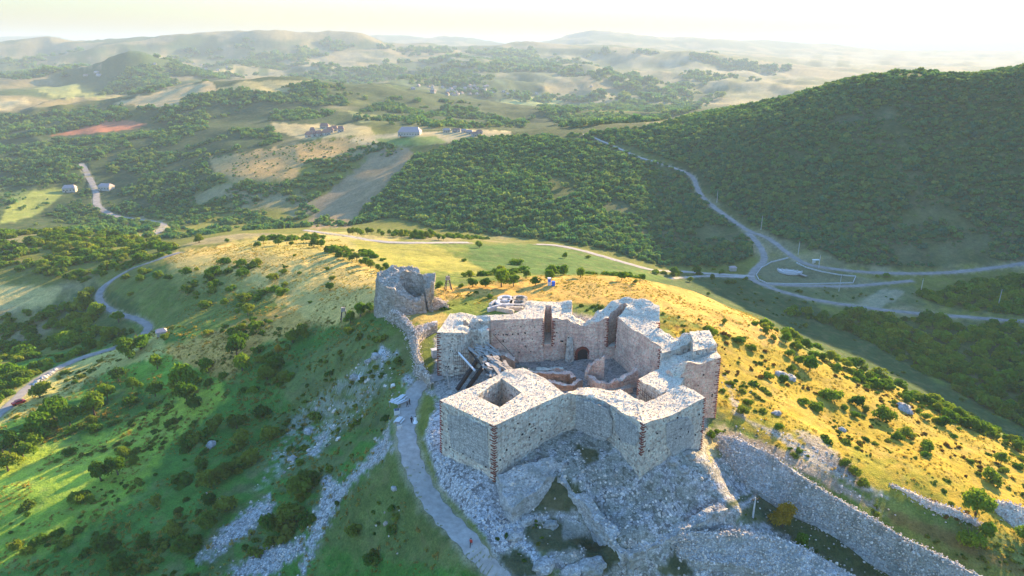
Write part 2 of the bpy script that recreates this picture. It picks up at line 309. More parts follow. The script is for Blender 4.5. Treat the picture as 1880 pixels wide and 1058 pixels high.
def poly_sd(pts, X, Y):
    """signed distance (positive inside) of pixel arrays to a polygon"""
    d = np.full(X.shape, 1e9); ins = np.zeros(X.shape, bool); k = len(pts)
    for i in range(k):
        ax, ay = pts[i]; bx, by = pts[(i + 1) % k]; ex, ey = bx - ax, by - ay; L = ex * ex + ey * ey + 1e-9
        tt = np.clip(((X - ax) * ex + (Y - ay) * ey) / L, 0, 1); d = np.minimum(d, (X - ax - tt * ex) ** 2 + (Y - ay - tt * ey) ** 2)
        c = ((ay > Y) != (by > Y)) & (X < (bx - ax) * (Y - ay) / (by - ay + 1e-12) + ax); ins ^= c
    return np.where(ins, 1, -1) * np.sqrt(d)
def line_sd(pts, X, Y):
    d = np.full(X.shape, 1e9)
    for i in range(len(pts) - 1):
        ax, ay = pts[i][:2]; bx, by = pts[i + 1][:2]; ex, ey = bx - ax, by - ay; L = ex * ex + ey * ey + 1e-9
        tt = np.clip(((X - ax) * ex + (Y - ay) * ey) / L, 0, 1); d = np.minimum(d, (X - ax - tt * ex) ** 2 + (Y - ay - tt * ey) ** 2)
    return np.sqrt(d)
def patch(pts, col, dr=(0, 9e9), fe=6, nz=10, op=1.0, stone=None, line=None, mot=None):
    p = np.array([q[:2] for q in pts], float); pad = fe + nz + (line or 0)
    m = (GPX > p[:, 0].min() - pad) & (GPX < p[:, 0].max() + pad) & (GPY > p[:, 1].min() - pad) & (GPY < p[:, 1].max() + pad) & (GR > dr[0]) & (GR < dr[1])
    X = GPX[m]; Y = GPY[m]; nn = vn(X / 9, Y / 6, 71) + .6 * vn(X / 3.5, Y / 2.5, 72) - .8
    d = (line - line_sd(p, X, Y)) if line else poly_sd(p, X, Y)
    a = np.clip((d + nn * nz) / fe + .5, 0, 1) * op
    if mot: a = a * np.clip((vn(X / mot, Y / (mot * .6), 75) - .35) * 5, 0, 1)
    COL[m] = COL[m] * (1 - a[:, None]) + np.array(col) * a[:, None]
    if stone is not None: STO[m] = STO[m] * (1 - a) + stone * a
NEARR = (0, 300); 
# castle hill, left shaded flank
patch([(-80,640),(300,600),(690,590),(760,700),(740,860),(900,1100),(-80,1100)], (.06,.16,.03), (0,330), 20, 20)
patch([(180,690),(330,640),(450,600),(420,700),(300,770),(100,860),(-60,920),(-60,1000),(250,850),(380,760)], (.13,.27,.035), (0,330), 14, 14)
patch([(-60,860),(200,790),(400,700),(420,730),(250,860),(100,950),(-60,1010)], (.30,.38,.05), (0,330), 14, 14)  # bright yellow-green puts the sunlit stripes into the meadow colour
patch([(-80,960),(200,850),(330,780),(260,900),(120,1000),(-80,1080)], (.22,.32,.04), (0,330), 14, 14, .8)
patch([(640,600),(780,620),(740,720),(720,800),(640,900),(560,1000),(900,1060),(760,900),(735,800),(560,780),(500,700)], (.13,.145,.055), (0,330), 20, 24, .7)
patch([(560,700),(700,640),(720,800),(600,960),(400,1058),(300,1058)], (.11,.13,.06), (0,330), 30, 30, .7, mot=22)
# screes and outcrops
for q in ([(495,910),(505,925),(470,970),(410,1010),(365,1035),(370,1015),(430,950)], [(600,870),(625,880),(610,950),(585,990),(560,1058),(545,1058),(575,960)],
          [(420,1050),(500,1000),(560,985),(560,1010),(500,1058),(415,1070)], [(715,780),(722,830),(690,850),(640,900),(600,950),(625,890),(670,850)],
          [(595,790),(612,780),(590,830),(560,840)], [(700,640),(730,650),(700,670)], [(740,690),(770,680),(750,720)]):
    patch(q, (.36,.35,.32), NEARR, 9, 17, 1, .9)
for q in ([(380,815),(398,812),(385,825)], [(560,790),(575,785),(565,800)], [(530,840),(545,838),(535,850)], [(690,650),(700,640),(705,655)], [(650,690),(668,684),(660,700)]):
    patch(q, (.5,.5,.5), NEARR, 3, 5, 1, 1)
patch([(540,760),(700,640),(720,700),(600,820),(470,900)], (.4,.4,.38), NEARR, 10, 10, .45, .6, mot=7)
# path beside the fortress and rubble apron
patch([(775,700),(815,760),(820,850),(905,890),(960,960),(1030,1058),(1300,1100),(1600,1100),(1700,1058),(1480,900),(1370,820),(1290,850),(1170,860),(1000,850),(905,870)], (.38,.35,.32), NEARR, 8, 12, 1, .9)
patch([(905,880),(925,930),(990,980),(1000,1100),(940,1100),(880,960)], (.40,.40,.39), NEARR, 8, 8, 1, .7)
patch([(812,735),(900,700),(1300,700),(1300,880),(1335,930),(1200,1040),(1150,1060),(1000,900),(930,930),(820,860)], (.38,.35,.31), NEARR, 8, 6, 1, 1)
patch([(812,735),(900,700),(1400,700),(1450,1000),(1335,1058),(1000,1058),(930,930),(820,860)], (.15,.145,.09), NEARR, 5, 5, .45, .5, mot=13)
patch([(860,640),(900,590),(1060,575),(1240,620),(1240,735),(1100,715),(1000,690)], (.34,.28,.24), NEARR, 8, 6, 1, .7)
patch([(800,745),(812,735),(830,840),(912,890),(960,960),(1010,1070),(960,1070),(880,970),(806,880),(778,800)], (.40,.38,.35), NEARR, 6, 6, 1, 1)
patch([(798,620),(880,620),(960,660),(940,700),(880,720),(812,745),(796,720)], (.34,.31,.27), NEARR, 6, 5, 1, .8)
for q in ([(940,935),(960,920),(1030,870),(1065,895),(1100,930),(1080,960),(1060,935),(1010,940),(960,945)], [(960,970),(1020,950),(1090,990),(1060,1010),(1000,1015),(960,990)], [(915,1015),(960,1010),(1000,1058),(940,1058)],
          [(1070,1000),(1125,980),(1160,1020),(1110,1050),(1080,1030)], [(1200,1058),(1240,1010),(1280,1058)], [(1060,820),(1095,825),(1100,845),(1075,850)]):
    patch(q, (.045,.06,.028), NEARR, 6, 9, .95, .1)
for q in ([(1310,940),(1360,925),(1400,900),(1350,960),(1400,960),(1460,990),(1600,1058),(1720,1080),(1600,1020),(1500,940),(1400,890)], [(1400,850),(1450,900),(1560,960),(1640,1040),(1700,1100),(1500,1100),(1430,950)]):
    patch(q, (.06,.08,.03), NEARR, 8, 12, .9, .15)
patch([(1030,960),(1090,965),(1080,985),(1035,990)], (.3,.27,.24), NEARR, 5, 5, .9, .3)
# golden slope behind and right of the keep
patch([(800,530),(1000,505),(1150,505),(1300,540),(1420,590),(1440,640),(1380,640),(1230,575),(1100,560),(1000,560),(800,560)], GOLD, (0,262), 8, 8)
patch([(1215,590),(1440,635),(1600,690),(1900,830),(2100,940),(2100,1100),(1900,1000),(1700,930),(1480,860),(1330,760)], (.36,.255,.035), (0,262), 14, 14)
patch([(1300,640),(1440,660),(1700,830),(1900,900),(1900,860),(1600,700),(1400,610)], (.34,.24,.05), (0,262), 14, 24, .8, mot=26)
patch([(1330,640),(1420,700),(1560,790),(1700,880),(1560,830),(1400,740)], (.42,.28,.06), (0,262), 10, 14, .9, mot=15)
patch([(1320,720),(1500,790),(1700,870),(1880,940),(1700,920),(1500,840),(1340,770)], (.26,.24,.03), (0,262), 14, 14, .8, mot=17)
patch([(1215,600),(1240,600),(1270,650),(1330,690),(1320,640),(1270,600)], (.22,.12,.04), (0,262), 8, 10, .8, mot=9)
patch([(1330,690),(1350,760),(1420,800),(1500,860),(1580,900),(1640,920),(1560,870),(1450,800),(1370,770)], (.42,.36,.28), (0,262), 6, 8, 1, .5)
patch([(1290,790),(1330,780),(1345,800),(1300,850)], (.40,.33,.2), NEARR, 8, 8)
patch([(1340,790),(1450,830),(1600,920),(1640,950),(1590,930),(1440,850),(1340,815)], (.36,.28,.2), NEARR, 6, 8, 1, .5)
patch([(1460,790),(1500,800),(1560,850),(1580,880),(1540,870),(1490,830)], (.33,.28,.25), NEARR, 6, 8, .8, .8)
patch([(1620,930),(1780,990),(1880,1040),(1880,1060),(1760,1010),(1640,960)], (.16,.12,.04), NEARR, 8, 8)
patch([(730,560),(870,545),(1060,560),(1110,580),(1040,560),(860,590),(800,600),(740,590)], (.17,.21,.04), NEARR, 8, 10, .9)
patch([(740,565),(800,572),(860,590),(800,600),(740,590)], (.40,.28,.1), NEARR, 8, 10, .9)
# golden ridge on the left
patch([(300,470),(430,447),(620,440),(720,520),(690,570),(640,590),(560,600),(470,640),(420,700),(320,660),(300,640),(540,560),(620,540),(500,545),(430,500),(310,500)], GOLD, (215,420), 10, 12)
patch([(300,500),(330,470),(440,448),(560,450),(560,520),(440,540),(330,540)], (.38,.29,.09), (240,430), 10, 18, .8)
patch([(330,500),(420,500),(430,560),(300,620),(200,600),(220,520)], (.11,.15,.04), (200,420), 8, 14, .6)
patch([(560,425),(600,422),(730,440),(660,480),(600,450)], (.40,.32,.14), (300,480), 6, 8, .9)
patch([(310,470),(430,446),(600,440),(720,520),(690,580),(600,600),(520,560),(430,500),(330,500)], (.58,.40,.14), (220,460), 10, 16, .85)
patch([(430,440),(560,425),(640,440),(720,490),(560,470),(430,455)], (.36,.30,.10), (240,460), 8, 10, .8)
patch([(640,440),(780,445),(860,480),(900,500),(800,500),(720,490),(660,460)], (.27,.25,.06), (240,420), 6, 5)
patch([(860,450),(1000,446),(1210,497),(1120,506),(1000,505),(900,500),(860,480)], (.07,.13,.035), (250,440), 6, 5)
patch([(1200,505),(1400,510),(1500,560),(1700,690),(1900,800),(1900,830),(1700,740),(1500,645),(1400,590),(1300,550),(1180,515)], (.045,.085,.03), (252,480), 8, 6)  # meadow colour darkened for the shade the mountain casts over it
patch([(1120,495),(1200,500),(1230,515),(1180,515)], (.08,.14,.03), (250,440), 6, 5)
patch([(-60,500),(0,520),(110,530),(90,560),(0,570),(-60,580)], (.50,.38,.16), (280,520), 8, 8, .9)
patch([(300,600),(300,650),(200,680),(100,740),(0,780),(-40,790),(0,730),(100,680),(200,640)], (.46,.38,.13), (180,380), 6, 8, .9)
patch([(70,575),(170,520),(260,560),(230,620),(120,620)], (.05,.09,.03), (260,520), 10, 12, .8)
# valley junction on the right
patch([(1385,485),(1440,470),(1560,505),(1640,520),(1560,528),(1420,525),(1390,505)], (.15,.15,.09), (330,560), 4, 4, .9)
patch([(1420,530),(1680,525),(1700,560),(1560,570),(1440,545)], (.10,.13,.055), (300,560), 4, 6, .9)
patch([(1625,530),(1660,535),(1650,550),(1610,565),(1560,562)], (.30,.27,.2), (300,560), 4, 6, .8)
patch([(1580,205),(1660,190),(1680,210),(1560,225),(1500,230)], (.17,.18,.14), (560,900), 8, 14, .8, mot=8)
patch([(1720,215),(1800,220),(1800,235),(1740,228)], (.17,.18,.14), (560,900), 8, 14, .8)
patch([(1740,115),(1900,112),(1900,128),(1760,126)], (.30,.23,.12), (560,1100), 3, 5, .8)
patch([(1180,225),(1480,160),(1500,170),(1300,225),(1190,240)], (.26,.22,.10), (600,1100), 3, 6, .8, mot=9)
patch([(1360,430),(1500,490),(1900,500),(1900,470),(1560,450),(1430,410)], (.13,.13,.08), (400,620), 6, 12, .7, mot=20)
patch([(1000,340),(1180,350),(1240,400),(1150,400),(1000,400)], (.09,.12,.06), (400,760), 8, 12, .6, mot=20)
# left and middle distance
patch([(380,290),(640,252),(700,265),(560,300),(540,330),(430,335),(390,310)], (.40,.26,.12), (600,1000), 5, 8, .95)
patch([(700,275),(760,268),(750,300),(700,350),(640,420),(570,420),(570,380),(640,320)], (.28,.20,.13), (480,860), 5, 8, .95)
patch([(650,250),(720,245),(860,238),(940,240),(940,250),(830,262),(700,270),(640,262)], (.42,.33,.2), (640,1000), 3, 4, .95)
patch([(690,255),(800,250),(820,262),(770,268),(700,266)], (.16,.22,.06), (640,1000), 3, 3, .95)
patch([(500,225),(680,232),(690,248),(560,256),(500,240)], (.42,.33,.18), (700,1300), 3, 5, .9)
patch([(90,250),(210,218),(275,228),(240,238),(130,248)], (.40,.15,.09), (900,1500), 2, 3, 1)
patch([(210,190),(340,155),(390,150),(400,165),(340,195),(260,198)], (.46,.33,.18), (1000,1900), 3, 6, .95)
patch([(440,150),(580,148),(560,165),(480,172),(400,165)], (.36,.30,.15), (1000,1900), 3, 6, .9)
patch([(60,160),(140,143),(150,170),(220,180),(100,178)], (.33,.32,.11), (1400,2600), 3, 5, .95)
patch([(-60,190),(50,182),(60,192),(0,205),(-60,210)], (.44,.35,.2), (1200,2300), 3, 5, .95)
patch([(640,205),(710,215),(720,222),(660,225)], (.26,.26,.1), (900,1500), 3, 4, .9)
patch([(100,118),(200,118),(190,124),(130,123)], (.38,.31,.19), (2000,4200), 2, 4, .9)
for q in ([(0,355),(130,345),(90,378),(20,385)], [(10,385),(100,370),(60,400),(0,410)], [(-20,335),(30,335),(0,350)]):
    patch(q, (.22,.25,.07), (520,1000), 4, 5, .9)
patch([(900,190),(1010,172),(1040,185),(960,205)], (.34,.36,.14), (1700,3200), 2, 4, .95)
patch([(960,176),(1300,172),(1500,160),(1500,180),(1200,200)], (.24,.23,.14), (1700,3600), 3, 8, .6, mot=30)
patch([(480,108),(700,95),(760,110),(600,140),(850,165),(700,172),(500,150),(380,135)], (.28,.24,.15), (2200,5200), 4, 9, .75, mot=22)
patch([(800,100),(1250,100),(1500,135),(1400,170),(1000,150),(850,130)], (.25,.23,.15), (2400,6000), 4, 10, .8, mot=22)
patch([(1430,100),(1900,96),(1900,118),(1500,125)], (.26,.25,.18), (3000,12000), 4, 8, .8, mot=25)

patch([(560,150),(700,120),(900,120),(1200,110),(1300,150),(1000,150),(800,165),(640,160)], (.05,.10,.06), (2000,6000), 6, 14, .7, mot=18)
patch([(-50,95),(300,80),(500,72),(650,80),(500,100),(380,125),(200,105),(0,115)], (.05,.10,.055), (2200,6000), 5, 9, .7, mot=20)
# ground below the woods
for q in ([(1040,250),(1200,232),(1300,215),(1500,165),(1700,130),(1900,115),(2400,100),(2400,480),(1900,474),(1700,492),(1560,486),(1470,450),(1380,415),(1310,362),(1285,318),(1240,300),(1140,265)],
          [(1000,250),(1120,270),(1240,312),(1270,345),(1300,385),(1370,430),(1385,470),(1330,490),(1210,488),(1100,455),(990,440),(880,430),(800,420),(720,400),(640,415),(650,400),(700,355),(760,290),(860,255)],
          [(1560,575),(1640,585),(1900,600),(2300,600),(2300,900),(1900,800),(1750,715),(1640,650),(1520,590)], [(1690,540),(1900,500),(2300,500),(2300,580),(1900,582),(1720,565)]):
    patch(q, (.05,.08,.032), (235,1150), 6, 10, .75)
# roads (albedo only where too far for a sheet)
def smooth_line(pts, k=6):
    p = [Vector(q) for q in pts]; out = []
    for i in range(len(p) - 1):
        a = p[max(i - 1, 0)]; b = p[i]; c = p[i + 1]; d = p[min(i + 2, len(p) - 1)]
        for j in range(k):
            t = j / k; out.append(.5 * ((2 * b) + (c - a) * t + (2 * a - 5 * b + 4 * c - d) * t * t + (3 * b - a - 3 * c + d) * t ** 3))
    out.append(p[-1]); return out
ROADS = [  # name, material, half width m, label-less setting strips; pixel courses
 ('hill_path', 'gravel', 2.1, [(812,690),(775,705),(752,740),(745,780),(752,830),(775,890),(815,950),(870,1005),(915,1058),(950,1100)], 60),
 ('road', 'asphalt', 1.7, [(-40,790),(10,750),(60,705),(110,675),(160,655),(220,635),(262,615),(272,600),(255,588),(225,578),(195,565),(182,548),(190,528),(230,500),(290,477),(330,464)], 150),
 ('valley_road', 'asphalt', 2.1, [(1960,592),(1880,590),(1760,582),(1640,572),(1540,558),(1460,543),(1410,527),(1380,512),(1385,497),(1402,480),(1400,462),(1385,440),(1372,428)], 280),
 ('mountain_road', 'asphalt', 2.1, [(1960,468),(1880,485),(1760,500),(1650,503),(1560,498),(1490,488),(1450,468),(1410,438),(1375,425),(1340,402),(1300,372),(1283,352),(1272,326),(1255,316)], 330),
 ('ring_lane', 'asphalt', 1.8, [(1395,520),(1450,525),(1540,526),(1610,522),(1675,516)], 330),
 ('dirt_track', 'gravel', 2.0, [(1385,508),(1330,505),(1260,500),(1200,496),(1150,484),(1090,466),(1020,451),(985,449)], 300),
 ('west_track', 'gravel', 1.6, [(1230,510),(1300,508),(1370,510)], 300),
 ('north_track', 'gravel', 2.0, [(560,424),(620,432),(680,440),(760,446),(860,447)], 300),
 ('hill_road', 'asphalt', 3.2, [(150,300),(175,352),(178,375),(195,390),(235,402),(280,408),(300,416),(285,428),(262,432)], 450),
 ('ridge_track', 'gravel', 1.5, [(1060,246),(1110,262),(1160,284),(1210,300),(1255,316)], 450),
]
ROADXY = []
for (nm, mt, hw, px, dm) in ROADS:
    w3 = [G(a, b, dm) for a, b in px]; sm = smooth_line([(p.x, p.y, 0) for p in w3], 8); ROADXY.append((nm, mt, hw, sm))
    xs = np.array([p.x for p in sm]); ys = np.array([p.y for p in sm]); m = (GX > xs.min() - 12) & (GX < xs.max() + 12) & (GY > ys.min() - 12) & (GY < ys.max() + 12)
    d = line_sd([(p.x, p.y) for p in sm[::2]] + [(sm[-1].x, sm[-1].y)], GX[m], GY[m]); a = np.clip((hw + 1.3 + nB[m] - d) / 1.2, 0, 1)[:, None] * .85
    COL[m] = COL[m] * (1 - a) + c3(.30, .26, .19) * a
    # bed the road: flatten ground towards the centreline height
    zc = np.array([float(zat(p.x, p.y)) for p in sm]); k = np.ones(7) / 7; zc = np.convolve(np.pad(zc, 3, 'edge'), k, 'valid')
    X = GX[m]; Y = GY[m]; best = np.full(X.shape, 1e9); zz = np.zeros(X.shape)
    for p, z in zip(sm, zc):
        dd = (X - p.x) ** 2 + (Y - p.y) ** 2; b = dd < best; best[b] = dd[b]; zz[b] = z
    a = np.clip((hw + 3 - d) / 3, 0, 1); GZ[m] = GZ[m] * (1 - a) + zz * a
# ploughed relief under stony ground
GZ += STO * np.clip(1 - GR / 400, 0, 1) * (fbm(GX / 1.3, GY / 1.3, 2, 61) * .35)
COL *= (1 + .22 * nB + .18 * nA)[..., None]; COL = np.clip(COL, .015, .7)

def ground_mat():
    m, n, b = mat('ground_cover'); co = N(n, 'ShaderNodeNewGeometry').outputs['Position']
    at = N(n, 'ShaderNodeAttribute', attribute_name='cover'); stn = N(n, 'ShaderNodeAttribute', attribute_name='stony')
    f1 = noise(n, co, 2.6, 5, .65); f2 = noise(n, co, .5, 4, .6); f3 = noise(n, co, .06, 5, .65)
    a = mixc(n, 1.0, at.outputs['Color'], ramp(n, f1, (.3, (.55, .58, .5)), (.7, (1.35, 1.32, 1.25))), 'MULTIPLY')
    a = mixc(n, 1.0, a, ramp(n, f2, (.3, (.75, .8, .75)), (.7, (1.22, 1.18, 1.1))), 'MULTIPLY')
    a = mixc(n, .6, a, ramp(n, f3, (.35, (.7, .8, .7)), (.65, (1.25, 1.2, 1.1))), 'MULTIPLY')
    f5 = noise(n, co, .16, 6, .7); a = mixc(n, ramp(n, f5, (.5, (0, 0, 0)), (.68, (.55, .55, .55))), a, mixc(n, .5, a, (.30, .22, .10)))
    v = N(n, 'ShaderNodeTexVoronoi'); v.inputs['Scale'].default_value = 1.9; n.links.new(co, v.inputs['Vector'])
    sp_ = N(n, 'ShaderNodeSeparateColor'); n.links.new(v.outputs['Color'], sp_.inputs[0])
    e = N(n, 'ShaderNodeTexVoronoi', feature='DISTANCE_TO_EDGE'); e.inputs['Scale'].default_value = 1.9; n.links.new(co, e.inputs['Vector'])
    stc = mixc(n, 1.0, at.outputs['Color'], ramp(n, sp_.outputs[0], (0, (.35, .34, .33)), (.3, (.9, .9, .9)), (1, (1.35, 1.35, 1.35))), 'MULTIPLY')
    ed = ramp(n, e.outputs[0], (0, (.45, .45, .45)), (.12, (1, 1, 1))); stc = mixc(n, 1.0, stc, ed, 'MULTIPLY')
    c = mixc(n, stn.outputs['Fac'], a, stc); n.links.new(c, b.inputs['Base Color']); b.inputs['Specular IOR Level'].default_value = .05; b.inputs['Roughness'].default_value = 1
    hh = math_(n, 'ADD', math_(n, 'MULTIPLY', f1, .5), math_(n, 'ADD', f2, math_(n, 'MULTIPLY', math_(n, 'MULTIPLY', sp_.outputs[0], stn.outputs['Fac']), 1.2)))
    bump(n, b, hh, .45); return m
M['ground'] = ground_mat()
def grid_mesh(name, X, Y, Z):
    nr, nc = X.shape; me = bpy.data.meshes.new(name); me.vertices.add(nr * nc)
    me.vertices.foreach_set('co', np.stack([X, Y, Z], -1).astype(np.float32).ravel())
    i = (np.arange(nr - 1)[:, None] * nc + np.arange(nc - 1)[None]).ravel()
    q = np.stack([i, i + 1, i + nc + 1, i + nc], -1).astype(np.int32); me.loops.add(q.size); me.polygons.add(len(q))
    me.loops.foreach_set('vertex_index', q.ravel()); me.polygons.foreach_set('loop_start', np.arange(0, q.size, 4, dtype=np.int32))
    me.update(calc_edges=True); me.shade_smooth(); return me
me = grid_mesh('terrain', GX, GY, GZ)
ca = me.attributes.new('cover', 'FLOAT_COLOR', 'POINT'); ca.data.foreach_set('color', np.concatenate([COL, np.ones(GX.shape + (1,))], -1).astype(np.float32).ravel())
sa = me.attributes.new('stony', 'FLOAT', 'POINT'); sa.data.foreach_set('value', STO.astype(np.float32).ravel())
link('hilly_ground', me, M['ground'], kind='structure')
# road sheets
for (nm, mt, hw, sm) in ROADXY:
    v = []; f = []
    nx = 5
    for i, p in enumerate(sm):
        d = (sm[min(i + 1, len(sm) - 1)] - sm[max(i - 1, 0)]).normalized(); q = Vector((-d.y, d.x, 0))
        for j in range(nx):
            w = p + q * hw * (j / (nx - 1) * 2 - 1) * (1 + .12 * math.sin(i * 1.7 + j)); v.append((w.x, w.y, float(zat(w.x, w.y)) + .06 + .05 * (1 - abs(j / (nx - 1) * 2 - 1)) + .0003 * w.y))
    for i in range(len(sm) - 1):
        for j in range(nx - 1): f.append((i * nx + j, i * nx + j + 1, (i + 1) * nx + j + 1, (i + 1) * nx + j))
    link(nm, pymesh(nm, v, f, True), M[mt], kind='structure')
# air
def haze_mat():
    m = bpy.data.materials.new('thin_haze'); m.use_nodes = True; n = m.node_tree; n.nodes.clear(); o = n.nodes.new('ShaderNodeOutputMaterial')
    v = n.nodes.new('ShaderNodeVolumePrincipled'); v.inputs['Color'].default_value = (.445, .545, .625, 1); v.inputs['Density'].default_value = HAZE; v.inputs['Anisotropy'].default_value = .0
    n.links.new(v.outputs[0], o.inputs['Volume']); return m
hb = MB(); hb.box((0, 20500, 75), (88000, 43500, 470)); print('ground z', GZ.min(), GZ.max()); hb.build('haze', haze_mat(), kind='stuff')

# ------------------------------------------------------------------ masonry builders
TOPS = []; LOFTS = []
def prism(name, ring, zb, mats, parent=None, holes=(), st=.65, nz=.08, rough=.10, batter=.02, seed=0, **kw):
    """solid of masonry: broken top surface, rough side faces down to zb; ring = [(x,y,ztop)]"""
    ring = [Vector(p) for p in ring]; holes = [[Vector(p) for p in h] for h in holes]
    def area(r): return sum(r[i].x * r[(i + 1) % len(r)].y - r[(i + 1) % len(r)].x * r[i].y for i in range(len(r))) / 2
    if area(ring) < 0: ring = ring[::-1]
    holes = [h[::-1] if area(h) > 0 else h for h in holes]
    ctl = ring + [p for h in holes for p in h]
    cx = np.array([p.x for p in ctl]); cy = np.array([p.y for p in ctl]); cz = np.array([p.z for p in ctl])
    def ztop(x, y):
        w = 1 / ((cx - x) ** 2 + (cy - y) ** 2 + .05) ** 1.5
        return float((w * cz).sum() / w.sum()) + nz * (float(fbm(x * .7 + seed, y * .7, 3, 5)) * 1.5 + float(vn(x * 2.3, y * 2.3, 8)) - .5)
    verts = []; faces = []; fm = []
    loops = []
    for r in [ring] + holes:
        lp = []
        for i, a in enumerate(r):
            b = r[(i + 1) % len(r)]; L = (b - a).length; k = max(1, round(L / st))
            for j in range(k):
                p = a.lerp(b, j / k)
                jit = 0 if j == 0 else rough * (random.random() - .5) * 1.4
                d = (b - a).normalized(); lp.append((Vector((p.x - d.y * jit, p.y + d.x * jit, 0))))
        loops.append(lp)
    pts2 = []; edges = []
    for lp in loops:
        n = len(pts2); pts2 += [Vector((p.x, p.y)) for p in lp]; edges += [(n + i, n + (i + 1) % len(lp)) for i in range(len(lp))]
    nb = len(pts2)
    x0, x1 = min(p.x for p in pts2), max(p.x for p in pts2); y0, y1 = min(p.y for p in pts2), max(p.y for p in pts2)
    ax = np.array([(p.x, p.y) for p in loops[0]]); xs, ys = np.meshgrid(np.arange(x0, x1, st), np.arange(y0, y1, st))
    xs = xs + (RNG.random(xs.shape) - .5) * st * .6; ys = ys + (RNG.random(ys.shape) - .5) * st * .6
    d = poly_sd(ax, xs, ys); ok = d > st * .45
    for h in loops[1:]: ok &= poly_sd(np.array([(p.x, p.y) for p in h]), xs, ys) < -st * .45
    pts2 += [Vector((float(a), float(b))) for a, b in zip(xs[ok], ys[ok])]
    ov, oe, of, _, _, _ = delaunay_2d_cdt(pts2, edges, [], 1, 1e-4)
    verts = [Vector((p.x, p.y, ztop(p.x, p.y))) for p in ov]
    for f in of:
        c = sum((ov[i] for i in f), Vector((0, 0))) / len(f)
        if any(poly_sd(np.array([(p.x, p.y) for p in h]), np.array([c.x]), np.array([c.y]))[0] > 0 for h in loops[1:]): continue
        if poly_sd(ax, np.array([c.x]), np.array([c.y]))[0] < 0: continue
        a, b, c_ = [ov[i] for i in f[:3]]
        if (b - a).cross(c_ - a) < 0: f = f[::-1]
        faces.append(tuple(f)); fm.append(1)
    for li, lp in enumerate(loops):
        k = len(lp); cols = []
        zb_ = zb
        H = max(ztop(p.x, p.y) for p in lp[::3]) - zb_; rows = max(2, int(H / (st * 1.25)))
        for i, p in enumerate(lp):
            t = lp[(i + 1) % k] - lp[i - 1]; nrm = Vector((t.y, -t.x, 0)).normalized(); zt = ztop(p.x, p.y); col = []
            for j in range(rows + 1):
                s = j / rows; z = zt + (zb_ - zt) * s; off = batter * (zt - z) + (0 if j == 0 else rough * (random.random() - .5) * 1.5)
                if li: off = rough * (random.random() - .5) if j else 0
                col.append(len(verts)); verts.append(Vector((p.x + nrm.x * off, p.y + nrm.y * off, z)))
            cols.append(col)
        for i in range(k):
            a = cols[i]; b = cols[(i + 1) % k]
            for j in range(rows): faces.append((a[j], a[j + 1], b[j + 1], b[j])); fm.append(0)
    (LOFTS if name in ('footing', 'ruined_tower') else TOPS).extend(v.copy() for v, in_ in zip(verts[:len(ov)], range(len(ov))) if in_ >= nb)
    me = pymesh(name, verts, faces)
    for q in mats: me.materials.append(q)
    me.polygons.foreach_set('material_index', fm); me.update()
    return link(name, me, None, parent, **kw)
def PX(l): return [tuple(P(a[0], a[1], z=a[2])) if len(a) == 3 else (lambda q: (q.x, q.y, a[3]))(P(a[0], a[1], z=a[2])) for a in l]
def quoin(parent, x, y, zt, zb, d1, d2, w=1.0, h=.26, gap=.30, nm='brick_quoin'):
    """toothed brick corner: courses run alternately long and short along the two faces"""
    mb = MB(); d1 = Vector(d1).normalized().to_3d(); d2 = Vector(d2).normalized().to_3d(); z = zt - .25; k = 0
    while z > zb:
        if random.random() < .04: z -= h + gap; k += 1; continue
        for (d, o) in ((d1, d2), (d2, d1)):
            L = w * (1.0 if (k + (d is d1)) % 2 else .5) * random.uniform(.75, 1.2); out = .07 + .02 * random.random()
            a = math.atan2(d.y, d.x); c = Vector((x, y, z)) + d * (L / 2 - out) - o * (out - .16) + Vector((0, 0, 0))
            bt = .02 * (zt - z); c -= (d1 + d2) * bt
            mb.box(c, (L, .32, h * random.uniform(.8, 1.1)), a)
        z -= h + gap * random.uniform(.7, 1.2); k += 1
    return mb.build(nm, M['brick'], parent, kind='stuff')
def wallpt(px, py, A, B, off=0):
    """point where the sight line of a photo pixel meets the vertical wall plane through A,B"""
    dx = (px - 940) / FPX; dy = (529 - py) / FPX; den = cp + dy * sp; u = dx / den; s = (dy * cp - sp) / den
    e = Vector((B[0] - A[0], B[1] - A[1])); n = Vector((e.y, -e.x)).normalized()
    if n.y > 0: n = -n
    t = (n.x * A[0] + n.y * A[1]) / (n.x * u + n.y); return Vector((u * t + n.x * off, t + n.y * off, CAMZ + s * t))
def wall_patch(name, px, A, B, m, parent, th=.16, off=.26, **kw):
    f = [wallpt(a, b, A, B, off) for a, b in px]; c = sum(f, Vector()) / len(f); k = len(f)
    e = Vector((B[0] - A[0], B[1] - A[1])); n = Vector((e.y, -e.x)).normalized();
    if n.y > 0: n = -n
    n = n.to_3d(); v = []; fc = []
    ringn = 5
    for i in range(k):
        for j in range(6):
            q = f[i].lerp(f[(i + 1) % k], j / 6); q = q + (q - c).normalized() * random.uniform(-.12, .12); v.append(q)
    K = k * 6
    outer = list(v); v = []
    for r_, (sc, o) in enumerate(((1.0, -th), (1.0, 0), (.93, .05), (.6, .02), (.3, .05))):
        for q in outer: v.append(c + (q - c) * sc + n * (o + random.uniform(-.015, .015)))
    for r_ in range(4): fc += [(r_ * K + i, r_ * K + (i + 1) % K, (r_ + 1) * K + (i + 1) % K, (r_ + 1) * K + i) for i in range(K)]
    fc.append(tuple(4 * K + i for i in range(K)))
    return link(name, pymesh(name, v, fc), m, parent, **kw)

